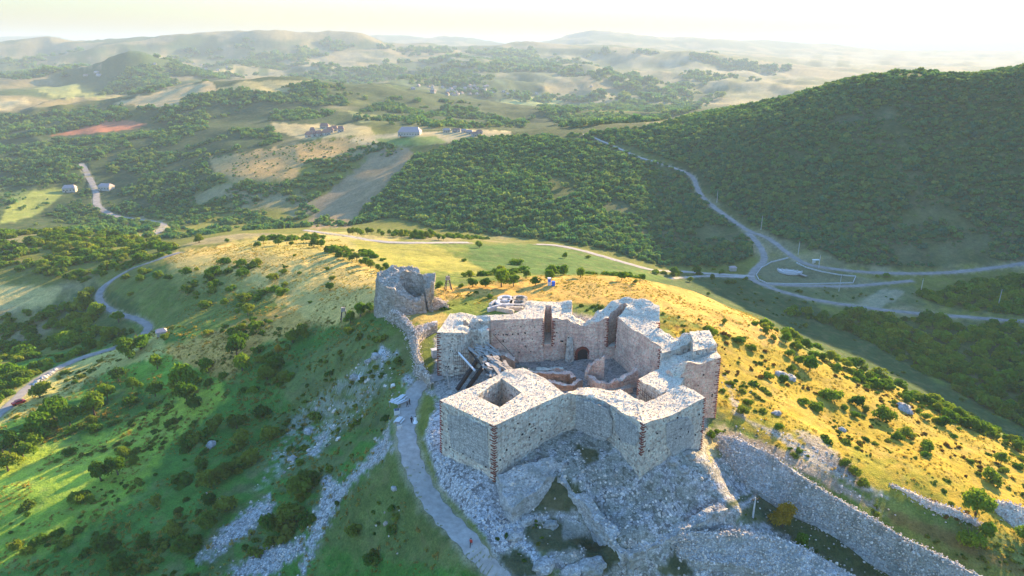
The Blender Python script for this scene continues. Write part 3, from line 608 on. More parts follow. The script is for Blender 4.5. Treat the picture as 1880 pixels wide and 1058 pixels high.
# ------------------------------------------------------------------ the fortress
fort = thing('fortress', 'pale stone hilltop fortress with square angular towers around an open courtyard', 'fortress', (0, 0, 0))
M['core'] = M['top']; WT = [M['wall'], M['top']]; PT = [M['pink'], M['top']]
sw_hole = PX([(875,727,10),(918,748,10),(958,721,10),(921,695,10)])
tw = prism('tower', PX([(808,735,10),(907,782,10),(1003,737,10),(1036,723,10),(1000,694,10),(962,676,10.4),(932,678,10.4),(890,700,10)]), -9, WT, fort, [sw_hole], label='square tower with a deep open shaft in its top')
A = P(808,735,10); B = P(907,782,10); Cc = P(1003,737,10); e1 = (A - B).xy; e2 = (Cc - B).xy
quoin(tw, B.x, B.y, 10, -3.5, e1, e2, 1.1); quoin(tw, A.x, A.y, 10, -3.5, (B - A).xy, (P(890,700,10) - A).xy, .8)
wall_patch('mortar_repair', [(822,762),(850,764),(895,785),(900,860),(880,850),(830,822)], A, B, M['render'], tw)
wall_patch('timber_slot', [(893,744),(893,746),(915,757),(915,755)], A, B, M['timber_hole_dark'], tw, .05) if False else None
pitf = MB(); hc = [Vector(p) for p in sw_hole]
link('shaft_floor', pymesh('shaft_floor', [(p[0], p[1], -1) for p in [(c + (sum(hc, Vector()) / 4 - c) * -.1) for c in hc]], [(0, 1, 2, 3)]), M['render'], tw)
cw = prism('curtain_wall', PX([(1003,737,9.9),(1028,728,9.6),(1060,723,9.2),(1085,729,9),(1110,736,8.8),(1128,747,8.9),(1181,779,9.9),(1184,738,8.9),(1157,726,8.6),(1139,715,8.4),(1120,718,8.4),(1090,711,8.7),(1060,713,9.1),(1040,722,9.8),(1034,724,9.8)]), -6, WT, fort, nz=.2, label='front curtain wall with a sagging broken top')
c1 = P(1060,723,9.2); c2 = P(1128,747,8.9); c3_ = P(1181,779,9.9)
wall_patch('mortar_repair', [(1043,735),(1060,730),(1085,736),(1118,750),(1126,775),(1124,800),(1105,812),(1070,800),(1050,780)], c1, c2, M['render'], cw, off=.34)
wall_patch('mortar_repair', [(1132,758),(1150,768),(1172,785),(1176,808),(1168,818),(1145,812),(1132,792)], c2, c3_, M['render'], cw, off=.3)
se = prism('tower', PX([(1181,779,10),(1295,730,10),(1276,718,10),(1255,708,9.8),(1225,714,9.2),(1222,722,9),(1205,731,9),(1184,739,8.9),(1170,741,9)]), -7, WT, fort, label='front tower standing over the rubble slope, its inner side open')
B = P(1181,779,10); Cc = P(1295,730,10); quoin(se, B.x, B.y, 10, 3, (c2 - B).xy, (Cc - B).xy, 1.0); quoin(se, Cc.x, Cc.y, 10, -4, (B - Cc).xy, (P(1276,718,10) - Cc).xy, .7)
wall_patch('mortar_repair', [(1222,778),(1245,768),(1262,765),(1272,782),(1273,812),(1262,832),(1235,840),(1222,815)], B, Cc, M['render'], se, off=.22)
lk = prism('curtain_wall', PX([(1172,696,8),(1212,676,7.8),(1262,684,8.2),(1250,706,9),(1225,718,9),(1215,722,8.8)]), -3, WT, fort, label='low linking wall with a brick corner beside the open pit')
B = P(1172,696,8); quoin(lk, B.x, B.y, 8, -1, (P(1215,722,8.8) - B).xy, (P(1212,676,7.8) - B).xy, 1.1)
mb = MB(); a = P(1180,702,8); b = P(1212,721,8.8)
for i in range(9): q = a.lerp(b, i / 8); mb.bar((q.x - .5, q.y - .5, 0), (q.x - .5, q.y - .5, 7 + .3 * (i % 3)), .07)
for j in range(6): mb.bar((a.x - .5, a.y - .5, 1 + j * 1.1), (b.x - .5, b.y - .5, 1 + j * 1.1), .07)
mb.build('steel_mesh', M['steel'], lk, kind='stuff')
et = prism('tower', PX([(1323,657,12),(1264,665,12),(1253,686,9.5),(1242,707,7.5),(1212,678,7.4),(1216,656,8),(1245,652,9),(1272,645,10),(1314,632,11.6)]), -9, PT, fort, seed=4, label='tall right hand tower with a hollow ramp like top')
b1 = P(1323,657,12); b0 = P(1264,665,12); quoin(et, b1.x, b1.y, 12, -6, (b0 - b1).xy, (P(1314,632,11.6) - b1).xy, 1.0)
prism('raised_block', PX([(1266,609,13.2),(1302,606,13.2),(1316,632,13),(1297,640,12.4),(1273,645,12.6),(1272,622,13)]), 5, WT, fort, seed=5)
prism('parapet', PX([(1213,642,10),(1238,622,10.4),(1262,611,12),(1272,612,12.8),(1274,622,12.4),(1258,634,11),(1236,643,10.2),(1216,648,10)]), 2, WT, fort, seed=6)
ne = prism('tower', PX([(1071,598,8.5),(1095,591,10),(1116,584,11),(1121,574,11.3),(1147,556,12.8),(1153,561,12.8),(1134,582,11.4),(1160,604,11),(1210,634,10.3),(1217,642,10),(1240,622,10.4),(1225,612,11),(1211,603,11.5),(1211,562,13.2),(1185,549,13.8),(1150,545,13.6),(1128,551,13),(1100,570,11),(1083,585,9)]), -5, PT, fort, seed=7, label='back right tower split by a tall narrow slot')
prism('slot_sill', PX([(1117,583,11.2,2.6),(1147,556,12.6,2.8),(1152,560,12.6,2.8),(1134,582,11.2,2.6)]), -4, PT, fort, nz=.1)
for (px, d1, d2) in ((1117, (-1, .15), (.25, 1)), (1133.5, (.8, -.35), (.1, 1))):
    q = P(px, 583, 11.2); quoin(ne, q.x, q.y, 11, 2.4, d1, d2, 1.0)
q = P(1213,640,10.2); quoin(ne, q.x, q.y - .3, 10, 2, (-.8, .5), (.7, .7), .8); q = P(1211,603,11.4); quoin(ne, q.x, q.y, 13, 5, (-1, .2), (.1, 1), .9)
p1 = P(1134,582,11.4); p2 = P(1210,634,10.3)
wall_patch('mortar_repair', [(1177,640),(1184,636),(1192,645),(1196,660),(1188,664),(1178,655)], p1, p2, M['render'], ne)
nn_ = prism('tower', PX([(901,588,11.6),(970,585,11.4),(998,584,11.4),(1001,561,11.8),(1012,561,11.8),(1014.5,584,11.3),(1040,586,10.3),(1055,594,9.3),(1071,598,8.5),(1076,591,8.6),(1060,584,9.4),(1050,579,10.4),(1050,551,12.2),(967,552,12),(962,568,11.6),(940,577,11.6),(899,579,11.6)]), -5, PT, fort, seed=8, label='back wall and tower with a dark tall window slot')
prism('slot_sill', PX([(998.5,583,11.4,3.6),(1001,561,11.8,3.8),(1012,561,11.8,3.8),(1014,583,11.3,3.6)]), -4, PT, fort, nz=.1)
for (px, d1) in ((998, (-1, 0)), (1014.8, (1, 0))):
    q = P(px, 584, 11.4); quoin(nn_, q.x, q.y, 10.6, 3, d1, (0, 1), .9)
aw = P(901,588,11.6); bw = P(998,584,11.4)
wall_patch('mortar_repair', [(909,591),(942,590),(944,607),(908,609)], aw, bw, M['pink'], nn_, .1, .2)
# gate arch in the back wall
a0 = P(1014.5,584,11.3); a1 = P(1071,598,8.5); dc = wallpt(1068, 650, a0, a1, .75)
e = (a1 - a0).xy.normalized(); ev = Vector((e.x, e.y, 0)); mb = MB(); mb2 = MB(); up = Vector((0, 0, 1)); nrm = Vector((e.y, -e.x, 0)); bz = dc.z - 2.2
for i in range(13):
    t = math.pi * i / 12; q = dc + ev * 1.75 * math.cos(t) + up * (1.75 * math.sin(t) + .4); mb.box(q, (.55, .5, .5), M=Matrix.Rotation(math.atan2(ev.y, ev.x), 3, 'Z') @ Matrix.Rotation(-t, 3, 'Y'))
for sgn in (-1, 1):
    for j in range(7): mb.box(dc + ev * 1.75 * sgn + up * (.2 - j * .55), (.5 + .2 * (j % 2), .5, .3), math.atan2(ev.y, ev.x))
mb.build('brick_arch', M['brick'], fort, label='round headed brick arch over the courtyard gate')
vs = [dc + ev * 1.5 * math.cos(math.pi * i / 12) + up * (1.5 * math.sin(math.pi * i / 12) + .4) + nrm * .04 for i in range(13)] + [dc - ev * 1.5 - up * 4 + nrm * .04, dc + ev * 1.5 - up * 4 + nrm * .04]
k = len(vs); me = pymesh('dark_gate_panel', vs + [v - nrm * .3 for v in vs], [tuple(range(k))] + [(i, k + i, k + (i + 1) % k, (i + 1) % k) for i in range(k)]); link('gate_opening_shade', me, M['timber_hole_dark'], fort)  # dark panel stands in for the shaded gate opening
bt = MB(); q = wallpt(1043, 668, a0, a1, 1.2); bt.cone((q.x, q.y, -3), (q.x + .1, q.y + 1.0, 5.2), 1.3, .8, 4); bt.build('buttress', M['wall'], fort)
# left rear tower, hollow, half fallen
nw = prism('tower', PX([(802,610,10.5),(827,576,11),(850,574,11.2),(899,579,11.6),(901,588,11.4),(878,588,11.2),(850,588,11.2),(851,598,10.6),(896,599,10.6),(898,607,10.4),(882,609,9.6),(870,607,8.6),(858,612,9.6),(845,611,10.4)]), -6, WT, fort, seed=9, label='half fallen rear left tower behind the timber platform')
prism('slot_sill', PX([(850,588,11.2,8.6),(898,588,11.3,8.6),(897,599,10.6,8.6),(851,598,10.6,8.6)]), 2, WT, fort, nz=.1)
q = P(802,610,10.5); quoin(nw, q.x, q.y, 10.4, -5, (1, 0), (-.1, 1), 1.1); q = P(898,604,10.4); quoin(nw, q.x, q.y - .2, 10.6, 5, (-1, 0), (0, 1), .6)
# walkway of fallen timber between the two left towers
fl = []; q0 = P(861,643,6.0); q1 = P(904,638,6.2); q2 = P(938,684,6.0); q3 = P(905,696,5.6)
wk = thing('timber_platform', 'collapsed timber walkway covered with broken planks and pale sheets beside the shaft tower', 'platform', tuple(q0))
mb = MB()
for a, b in ((q0, q1), (q1, q2), (q2, q3), (q3, q0)): mb.bar(a - q0, b - q0, .35)
mb.build('frame', M['timber_hole_dark'], wk)
for (a, b, c, d, w) in ((877,660,839,716,.8), (895,662,858,714,.8)):
    MB().bar(P(a, b, 5.6) - q0, P(c, d, -1.0) - q0, w).build('prop', M['timber_hole_dark'], wk)
MB().bar(P(842,648,7) - q0, P(872,681,5) - q0, .35).build('loose_board', M['white'], wk); MB().bar(P(819,682,2) - q0, P(825,712,-1) - q0, .3).build('loose_board', M['wood'], wk)
pl = MB().box((0, 0, 0), (4.2, .34, .1)); plm = pymesh('plank', pl.v, pl.f); plm.materials.append(M['wood'])
for i in range(80):
    s, t = random.random(), random.random(); q = (q0.lerp(q1, s)).lerp(q3.lerp(q2, s), t) - q0 + Vector((0, 0, .2 + .6 * random.random()))
    o = link('plank', plm, None, wk, loc=q); o.rotation_euler = (random.uniform(-.1, .1), random.uniform(-.1, .1), random.gauss(-1.1, .4)); o.scale = (random.uniform(.4, 1.1), random.uniform(.8, 2.4), 1)
for i, (s, t) in enumerate(((.35, .35), (.6, .55), (.5, .85), (.25, .62))):
    q = (q0.lerp(q1, s)).lerp(q3.lerp(q2, s), t) - q0 + Vector((0, 0, .55)); o = MB().box((0, 0, 0), (1.6, 1.1, .05)).build('sheet', M['blue'] if i == 0 else M['concrete'], wk); o.location = q; o.rotation_euler = (.1, -.1, i * .7)
    if i == 0: o.data.materials[0] = M['timber_hole_dark']
mb = MB(); a = P(833,628,9); b = P(858,632,8)
for i in range(8): q = a.lerp(b, i / 7); mb.bar((q.x, q.y - 1.2, -2), (q.x, q.y - 1.2, 6.5 + (i * 37 % 5) * .5), .07)
for j in range(8): mb.bar((a.x, a.y - 1.2, -1 + j), (b.x, b.y - 1.2, -1 + j), .07)
sm_ = mb.build('steel_mesh', M['steel'], nw, kind='stuff')
mb = MB(); mb.bar(P(905,612,9.4) - Vector((0, .6, 0)), P(945,655,1) - Vector((0, .6, 0)), .12); mb.build('cable', M['steel'], nn_)

def strip(name, px, w, z0, mats, parent=None, nz=.35, seed=0, **kw):
    """low wall along a surveyed line; px = [(px,py,ztop)]"""
    p = [P(a, b, c) for a, b, c in px]; L = []; Rr = []
    for i, q in enumerate(p):
        d = (p[min(i + 1, len(p) - 1)] - p[max(i - 1, 0)]).xy.normalized(); n = Vector((-d.y, d.x, 0)) * w / 2; L.append(q + n); Rr.append(q - n)
    return prism(name, [tuple(v) for v in L + Rr[::-1]], z0, mats, parent, nz=nz, seed=seed, st=.7, **kw)
OT = [M['orange'], M['pink']]
strip('inner_wall', [(985,677,1.6),(1034,676,1.6)], 1.6, -3, [M['pink'], M['top']], fort)
strip('inner_wall', [(960,680,2.4),(1000,685,2.2),(1046,683,1.8),(1053,693,1.2)], 1.5, -3, OT, fort, seed=2)
strip('inner_wall', [(1006,699,1.2),(1032,706,.8),(1052,706,.8),(1066,697,1)], 1.3, -3, OT, fort, seed=3)
strip('inner_wall', [(905,647,3.0),(925,650,3.4),(945,659,2)], 2.4, -3, OT, fort, seed=4)
strip('apse_wall', [(1110,654,5.0),(1098,660,4),(1085,669,2.4),(1077,682,1)], 1.1, -3, [M['pink'], M['pink']], fort, seed=5)
strip('apse_wall', [(1083,688,.8),(1092,698,1),(1112,704,1.2),(1135,698,1.8),(1155,686,2.6),(1170,677,3.6)], 1.2, -3, [M['pink'], M['pink']], fort, seed=6)
strip('inner_wall', [(1112,716,-.2),(1140,712,.2),(1160,708,.3)], 1.5, -3, [M['pink'], M['ruin']], fort, seed=7)
# dark boxes standing in for the shade inside putlog holes
def putlog_shade_boxes(parent, A_, B_, z0, z1, n, seed):
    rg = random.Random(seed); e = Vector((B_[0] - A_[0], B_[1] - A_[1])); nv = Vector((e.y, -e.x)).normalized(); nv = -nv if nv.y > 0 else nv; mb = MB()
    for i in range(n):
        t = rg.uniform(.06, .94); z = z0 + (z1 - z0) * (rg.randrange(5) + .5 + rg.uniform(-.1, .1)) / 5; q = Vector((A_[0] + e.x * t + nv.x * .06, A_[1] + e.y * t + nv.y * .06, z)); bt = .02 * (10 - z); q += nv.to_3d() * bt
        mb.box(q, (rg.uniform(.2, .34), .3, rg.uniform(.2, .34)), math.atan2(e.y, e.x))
    mb.build('putlog_shade_box', M['timber_hole_dark'], parent, kind='stuff')
pA, pB, pC = P(808,735,10), P(907,782,10), P(1003,737,10)
putlog_shade_boxes(tw, pA, pB, -1, 9, 9, 1); putlog_shade_boxes(tw, pB, pC, 1, 9, 10, 2); putlog_shade_boxes(cw, c1, c2, 1, 8, 7, 3); putlog_shade_boxes(cw, c2, c3_, 2, 8, 6, 4); putlog_shade_boxes(se, P(1181,779,10), P(1295,730,10), 1, 9, 9, 5)
putlog_shade_boxes(nn_, aw, bw, 1, 10, 22, 6); putlog_shade_boxes(nn_, a0, a1, 3, 7.5, 10, 7); putlog_shade_boxes(ne, p1, p2, 1, 9, 18, 8); putlog_shade_boxes(et, b0, b1, -5, 10, 10, 9); putlog_shade_boxes(nw, P(802,610,10.5), P(845,611,10.4), -3, 9, 8, 10)
# lower footings in front
FT = [M['rock'], M['rock']]
prism('footing', PX([(912,872,-1),(926,912,-3.2),(940,932,-4.2),(985,902,-3.2),(1024,873,-2.6),(1040,850,-.5),(1010,838,.5),(960,850,.3)]), -12, FT, fort, st=1.0, nz=.35, rough=.25, batter=.1)
for k_, sg in enumerate(([(1030,874,-2.4),(1070,912,-4.6),(1110,958,-7.2),(1150,1014,-9.2)], [(1150,1014,-9.2),(1195,995,-9),(1250,965,-8.4),(1330,930,-7)])):
    strip('footing', sg, 2.2, -18, FT, fort, nz=.5, seed=20 + k_, rough=.35)

def loft(name, top, low, m, label, cat, back=1.2, drop=3, n=9, amp=.3, group=None, seed=0):
    """ruined rampart: lit crest line (top) and foot of its rubble face (low), both [(px,py,z)]"""
    T = smooth_line([P(*q) for q in top], 5); L = smooth_line([P(*q) for q in low], 5); k = len(T); L = [L[min(len(L) - 1, int(i * (len(L) - 1) / (k - 1) + .5))] for i in range(k)]
    v = []; rows = []
    for i in range(k):
        d = T[i] - L[i]; out = Vector((d.x, d.y, 0)).normalized(); r = []
        prof = [T[i] + out * (back + .5) - Vector((0, 0, drop)), T[i] + out * back - Vector((0, 0, .3)), T[i] + out * back * .3]
        prof += [T[i].lerp(L[i], (j / n) ** .85) + Vector((0, 0, .7 * math.sin(math.pi * j / n) * (-.4 + 1.2 * math.sin(i * .35 + seed)))) for j in range(n + 1)] + [L[i] - out * .3 - Vector((0, 0, drop))]
        for j, q in enumerate(prof):
            a = amp if 0 < j < len(prof) - 1 else 0
            dz = (float(vn(q.x * .9, q.y * .9, 3 + seed)) - .5) * 2 * a + (float(vn(q.x * .25, q.y * .25, 13 + seed)) - .5) * 1.5 * a
            v.append(q + Vector((random.uniform(-.15, .15), random.uniform(-.15, .15), dz)))
    w = n + 5; w = len(v) // k
    f = [(i * w + j, i * w + j + 1, (i + 1) * w + j + 1, (i + 1) * w + j) for i in range(k - 1) for j in range(w - 1)]
    f += [tuple(range(w)), tuple((k - 1) * w + j for j in range(w - 1, -1, -1))]
    me = pymesh(name, v, f); b = bmesh.new(); b.from_mesh(me); bmesh.ops.subdivide_edges(b, edges=[e for e in b.edges if e.calc_length() < 6], cuts=1, use_grid_fill=True)
    for q in b.verts: q.co.z += (random.random() - .5) * amp * .7
    bmesh.ops.recalc_face_normals(b, faces=b.faces[:]); LOFTS.extend(q.co.copy() for q in b.verts); b.to_mesh(me); b.free()
    return link(name, me, m, None, label, cat, group)
loft('rampart', [(1322,802,-3.2),(1360,810,-3.4),(1420,842,-4.5),(1480,883,-6),(1540,918,-7.6),(1620,965,-9.8),(1700,1010,-12),(1790,1056,-14),(1900,1112,-17)],
     [(1318,826,-6),(1362,880,-9),(1430,925,-11.5),(1500,955,-13),(1580,1000,-15.5),(1660,1048,-18),(1740,1100,-20),(1840,1160,-22)], M['rock'], 'long sloping ruined rampart running from the keep to the lower right', 'wall')
loft('rampart', [(1240,978,-8.8),(1310,978,-9.2),(1400,985,-10.4),(1470,1008,-12),(1560,1060,-15),(1640,1112,-17.5)], [(1222,1004,-11),(1280,1030,-12.6),(1340,1036,-13.2),(1420,1062,-15.5),(1500,1112,-18),(1580,1160,-20)], M['rock'], 'short rubble rampart at the bottom edge below the footing', 'wall', drop=4, seed=2)
loft('rubble_wall', [(1588,888,-13),(1640,893,-13),(1700,918,-14.5),(1760,940,-16),(1795,962,-17.5)], [(1592,902,-15.5),(1640,930,-17),(1690,958,-18.5),(1735,980,-19.5),(1765,992,-20)], M['top'], 'pinkish loose stone wall on the sunny slope left of a round bush', 'wall', seed=4)
loft('rubble_wall', [(1818,922,-17.5),(1860,928,-18),(1920,950,-20),(1990,990,-23)], [(1805,955,-20),(1840,985,-21.5),(1890,1015,-23),(1960,1050,-26)], M['top'], 'loose stone wall reaching the right edge beyond a round bush', 'wall', seed=5)
loft('rubble_wall', [(796,592,2.6),(776,602,2.3),(764,618,2.0),(766,648,1.2),(774,672,.6),(786,690,0)], [(756,598,-1),(748,612,-1.5),(742,628,-2.4),(746,658,-3.4),(755,682,-4),(768,702,-4.4)], M['ruin'], 'curved stone wall beside the left rear tower', 'wall', amp=.25, seed=6)
loft('rubble_wall', [(722,570,4),(738,580,3.4),(750,594,2.8),(762,606,2.3)], [(706,588,-1),(718,602,-2),(732,618,-3),(744,630,-3.4)], M['ruin'], 'broken stone wall below the tall ruined tower', 'wall', amp=.3, seed=7)
# tall ruined round tower on the left
rc = P(748, 556, 1.5); ring = []
K = 15; a0_, a1_ = R(60 - 5), R(60 + 255)
prof = [12, 11.9, 11.8, 12, 12.2, 12, 11.6, 11.0, 10.2, 9.6, 9.2, 8.4, 6.8, 5.4, 4, 2.6]
out_ = [(rc.x + 9 * math.cos(a0_ + (a1_ - a0_) * i / K) * (1 + .05 * math.sin(i * 2.1)), rc.y + 7 * math.sin(a0_ + (a1_ - a0_) * i / K), prof[i] ) for i in range(K + 1)]
inn_ = [(rc.x + 1.4 + 3.6 * math.cos(a0_ + (a1_ - a0_) * i / K), rc.y - .6 + 3.0 * math.sin(a0_ + (a1_ - a0_) * i / K), prof[i] - .6) for i in range(K, -1, -1)]
ea = [(rc.x + 9.2, rc.y + 1.5, 11.8), (rc.x + 9.4, rc.y - 4.5, 10.5), (rc.x + 6.6, rc.y - 4.6, 9), (rc.x + 5.6, rc.y - .5, 11)]
prism('ruined_tower', ea + out_[1:] + inn_[:-1], -4, [M['ruin'], M['ruin']], None, nz=.7, rough=.4, batter=.14, st=.9, seed=12, label='tall ragged ruin of a round tower open towards the keep', cat='ruined tower')
loft('rubble_mound', [(758,552,3),(775,546,3.2),(795,548,2.6),(815,556,2)], [(756,560,1),(775,564,.6),(795,564,.6),(812,562,.8)], M['top'], 'low mound of loose stones beside the tall ruined tower', 'rubble', amp=.3, seed=8)

# ------------------------------------------------------------------ plants
def crown_mesh(name, lobes, leaves, size, flat=.85, seed=0, m='leaf', low=0.0, top=1.0):
    """crown of about unit radius sitting on z=0: leaf clumps spread through uneven lobes"""
    rg = np.random.default_rng(seed); v = []; f = []
    L = []
    for i in range(lobes):
        a = rg.uniform(0, 6.283); rr = rg.uniform(.15, .68) if i else 0; z = rg.uniform(.28 + low, .95 * top) if i else .62
        rr *= 1 - .5 * max(0, z - .5) / .5; L.append((rr * math.cos(a), rr * math.sin(a), z * flat * 1.5 + low * .3, rg.uniform(.28, .46) * (1.15 if i == 0 else 1)))
    for i in range(leaves):
        cx_, cy_, cz_, r_ = L[rg.integers(len(L))]; d = rg.normal(size=3); d /= np.linalg.norm(d) + 1e-9
        if d[2] < -.3: d[2] *= -.6
        rad = r_ * rg.uniform(.72, 1.12); p = np.array([cx_, cy_, cz_]) + d * rad * np.array([1, 1, .85]); p[2] = max(p[2], .03)
        n = d + rg.normal(size=3) * .45; n /= np.linalg.norm(n); a = np.cross(n, [0.3, .2, 1]); a /= np.linalg.norm(a) + 1e-9; b = np.cross(n, a)
        s = size * rg.uniform(.6, 1.4); t = rg.uniform(0, 3.14); a, b = a * math.cos(t) + b * math.sin(t), -a * math.sin(t) + b * math.cos(t); k = len(v)
        v += [p - a * s - b * s * .3, p + b * s * .7 - a * s * .1, p + a * s - b * s * .2, p - b * s * .8 + n * s * .2]; f.append((k, k + 1, k + 2, k + 3))
    me = pymesh(name, v, f); me.materials.append(M[m]); return me
def trunk_mesh(name, seed):
    rg = random.Random(seed); mb = MB(); p = Vector((0, 0, -.15)); r_ = .07; tips = []
    for i in range(3):
        q = p + Vector((rg.uniform(-.05, .05), rg.uniform(-.05, .05), .24)); mb.cone(p, q, r_, r_ * .8, 6, False); p = q; r_ *= .8
    for i in range(5):
        a = i * 1.257 + rg.uniform(-.3, .3); q = p + Vector((math.cos(a) * .35, math.sin(a) * .35, rg.uniform(.3, .6))); mb.cone(p - Vector((0, 0, .05 * i)), q, r_ * .7, .015, 5, False)
    me = pymesh(name, mb.v, mb.f); me.materials.append(M['bark']); return me
CR = [crown_mesh('crown', 11 + i, 1500, .085, .62, 100 + i) for i in range(5)]
BU = [crown_mesh('bush_foliage', 9 + i, 1100, .09, .48, 200 + i) for i in range(5)]
CD = [crown_mesh('dark_crown', 10, 1300, .085, .55, 300 + i, 'scrub') for i in range(3)]
CG = crown_mesh('golden_crown', 16, 3200, .055, .72, 400, 'leaf_gold')
TK = [trunk_mesh('trunk', i) for i in range(4)]
FARC = [crown_mesh('far_crown', 7, 150, .19, .6, 500 + i, 'leaf_far') for i in range(5)]
NEARC = [crown_mesh('wood_crown', 9, 420, .13, .6, 550 + i, 'leaf') for i in range(4)]
M['leaf_rust'] = leaf_mat('rusty_scrub', [(.26, .12, .03), (.20, .13, .03), (.32, .17, .035)], .35)
RUST = [crown_mesh('rust_clump', 6, 220, .17, .4, 700 + i, 'leaf_rust') for i in range(2)]
TUFT = []
for i in range(3):
    rg = random.Random(i); mb = MB()
    for k in range(26):
        a = rg.uniform(0, 6.28); r_ = rg.uniform(0, .8); x, y = r_ * math.cos(a), r_ * math.sin(a); h = rg.uniform(.35, .8) * (1.1 - r_ * .6); w = rg.uniform(.08, .2); t = rg.uniform(0, 3.14); n = len(mb.v)
        mb.v += [Vector((x - w * math.cos(t), y - w * math.sin(t), -.1)), Vector((x + w * math.cos(t), y + w * math.sin(t), -.1)), Vector((x + rg.uniform(-.3, .3), y + rg.uniform(-.3, .3), h))]; mb.f.append((n, n + 1, n + 2))
    me = pymesh('tuft', mb.v, mb.f); me.materials.append(M['scrub_dry']); TUFT.append(me)
SCR = [crown_mesh('scrub_clump', 6, 220, .17, .4, 600 + i, 'scrub') for i in range(3)]
def stone_piece():
    m, n, b = mat('loose_limestone'); rnd = N(n, 'ShaderNodeObjectInfo').outputs['Random']; co = N(n, 'ShaderNodeNewGeometry').outputs['Position']
    c = ramp(n, rnd, (0, (.32, .26, .20)), (.3, (.50, .41, .32)), (.7, (.64, .53, .42)), (1, (.78, .68, .56))); f = noise(n, co, 3, 3)
    n.links.new(mixc(n, 1, c, ramp(n, f, (.3, (.7, .7, .7)), (.6, (1, 1, 1))), 'MULTIPLY'), b.inputs['Base Color']); return m
M['stone'] = stone_piece()
STN = []
for i in range(4):
    b = bmesh.new(); bmesh.ops.create_icosphere(b, subdivisions=1, radius=1); rg = random.Random(50 + i)
    for v in b.verts: v.co = Vector((v.co.x * rg.uniform(.75, 1.15), v.co.y * rg.uniform(.6, .95), v.co.z * rg.uniform(.5, .8)))
    me = bpy.data.meshes.new('loose_stone'); b.to_mesh(me); b.free(); me.materials.append(M['stone']); STN.append(me)

def scatter(name, P3, scale, meshes, seed=0, tilt=0.0, kind='stuff', **kw):
    """one mass of uncountable things, instanced on its own points"""
    n = len(P3); me = bpy.data.meshes.new(name + '_points'); me.vertices.add(n); me.vertices.foreach_set('co', np.asarray(P3, np.float32).ravel())
    rg = np.random.default_rng(seed)
    for nm, ty, dat in (('sc', 'FLOAT', scale), ('ix', 'INT', rg.integers(0, len(meshes), n))):
        a = me.attributes.new(nm, ty, 'POINT'); a.data.foreach_set('value', np.asarray(dat, np.float32 if ty == 'FLOAT' else np.int32))
    rot = np.stack([rg.normal(0, tilt, n), rg.normal(0, tilt, n), rg.uniform(0, 6.283, n)], -1)
    a = me.attributes.new('ro', 'FLOAT_VECTOR', 'POINT'); a.data.foreach_set('vector', rot.astype(np.float32).ravel())
    me.update(); o = link(name, me, None, None, kind=kind, **kw)
    ng = bpy.data.node_groups.new(name, 'GeometryNodeTree'); ng.interface.new_socket('Geometry', in_out='INPUT', socket_type='NodeSocketGeometry'); ng.interface.new_socket('Geometry', in_out='OUTPUT', socket_type='NodeSocketGeometry')
    I = ng.nodes.new('NodeGroupInput'); O = ng.nodes.new('NodeGroupOutput'); inst = ng.nodes.new('GeometryNodeInstanceOnPoints'); J = ng.nodes.new('GeometryNodeJoinGeometry')
    for ms in reversed(meshes):
        if ms.name not in PROTO: PROTO[ms.name] = bpy.data.objects.new(ms.name, ms)
        oi = ng.nodes.new('GeometryNodeObjectInfo'); oi.inputs[0].default_value = PROTO[ms.name]; oi.inputs['As Instance'].default_value = True
        ng.links.new(oi.outputs['Geometry'], J.inputs[0])
    def at(nm, ty):
        q = ng.nodes.new('GeometryNodeInputNamedAttribute'); q.data_type = ty; q.inputs[0].default_value = nm; return q.outputs[0]
    ng.links.new(I.outputs[0], inst.inputs['Points']); ng.links.new(J.outputs[0], inst.inputs['Instance']); inst.inputs['Pick Instance'].default_value = True
    ng.links.new(at('ix', 'INT'), inst.inputs['Instance Index']); ng.links.new(at('sc', 'FLOAT'), inst.inputs['Scale'])
    er = ng.nodes.new('FunctionNodeEulerToRotation'); ng.links.new(at('ro', 'FLOAT_VECTOR'), er.inputs[0]); ng.links.new(er.outputs[0], inst.inputs['Rotation'])
    ng.links.new(inst.outputs[0], O.inputs[0]); md = o.modifiers.new('scatter', 'NODES'); md.node_group = ng
    return o
PROTO = {}
dA = np.zeros(GX.shape); dA[:-1, :-1] = (np.exp(GW[1:, :-1]) - GR[:-1, :-1]) * GR[:-1, :-1] * (GU[:-1, 1:] - GU[:-1, :-1])
roadmask = np.zeros(GX.shape)
for (nm, mt, hw, sm) in ROADXY:
    xs = np.array([p.x for p in sm]); ys = np.array([p.y for p in sm]); m = (GX > xs.min() - 12) & (GX < xs.max() + 12) & (GY > ys.min() - 12) & (GY < ys.max() + 12)
    roadmask[m] = np.maximum(roadmask[m], line_sd([(p.x, p.y) for p in sm[::2]] + [(sm[-1].x, sm[-1].y)], GX[m], GY[m]) < hw + 2.2)
FORTPOLY = [P(a, b, c)[:2] for a, b, c in ((800,612,10),(830,570,10),(965,550,11),(1060,550,11),(1150,540,13),(1215,560,13),(1305,600,12),(1328,660,12),(1298,730,10),(1182,783,10),(1060,728,10),(908,786,10),(804,736,10))]
inside_fort = poly_sd(FORTPOLY, GX, GY) > -1
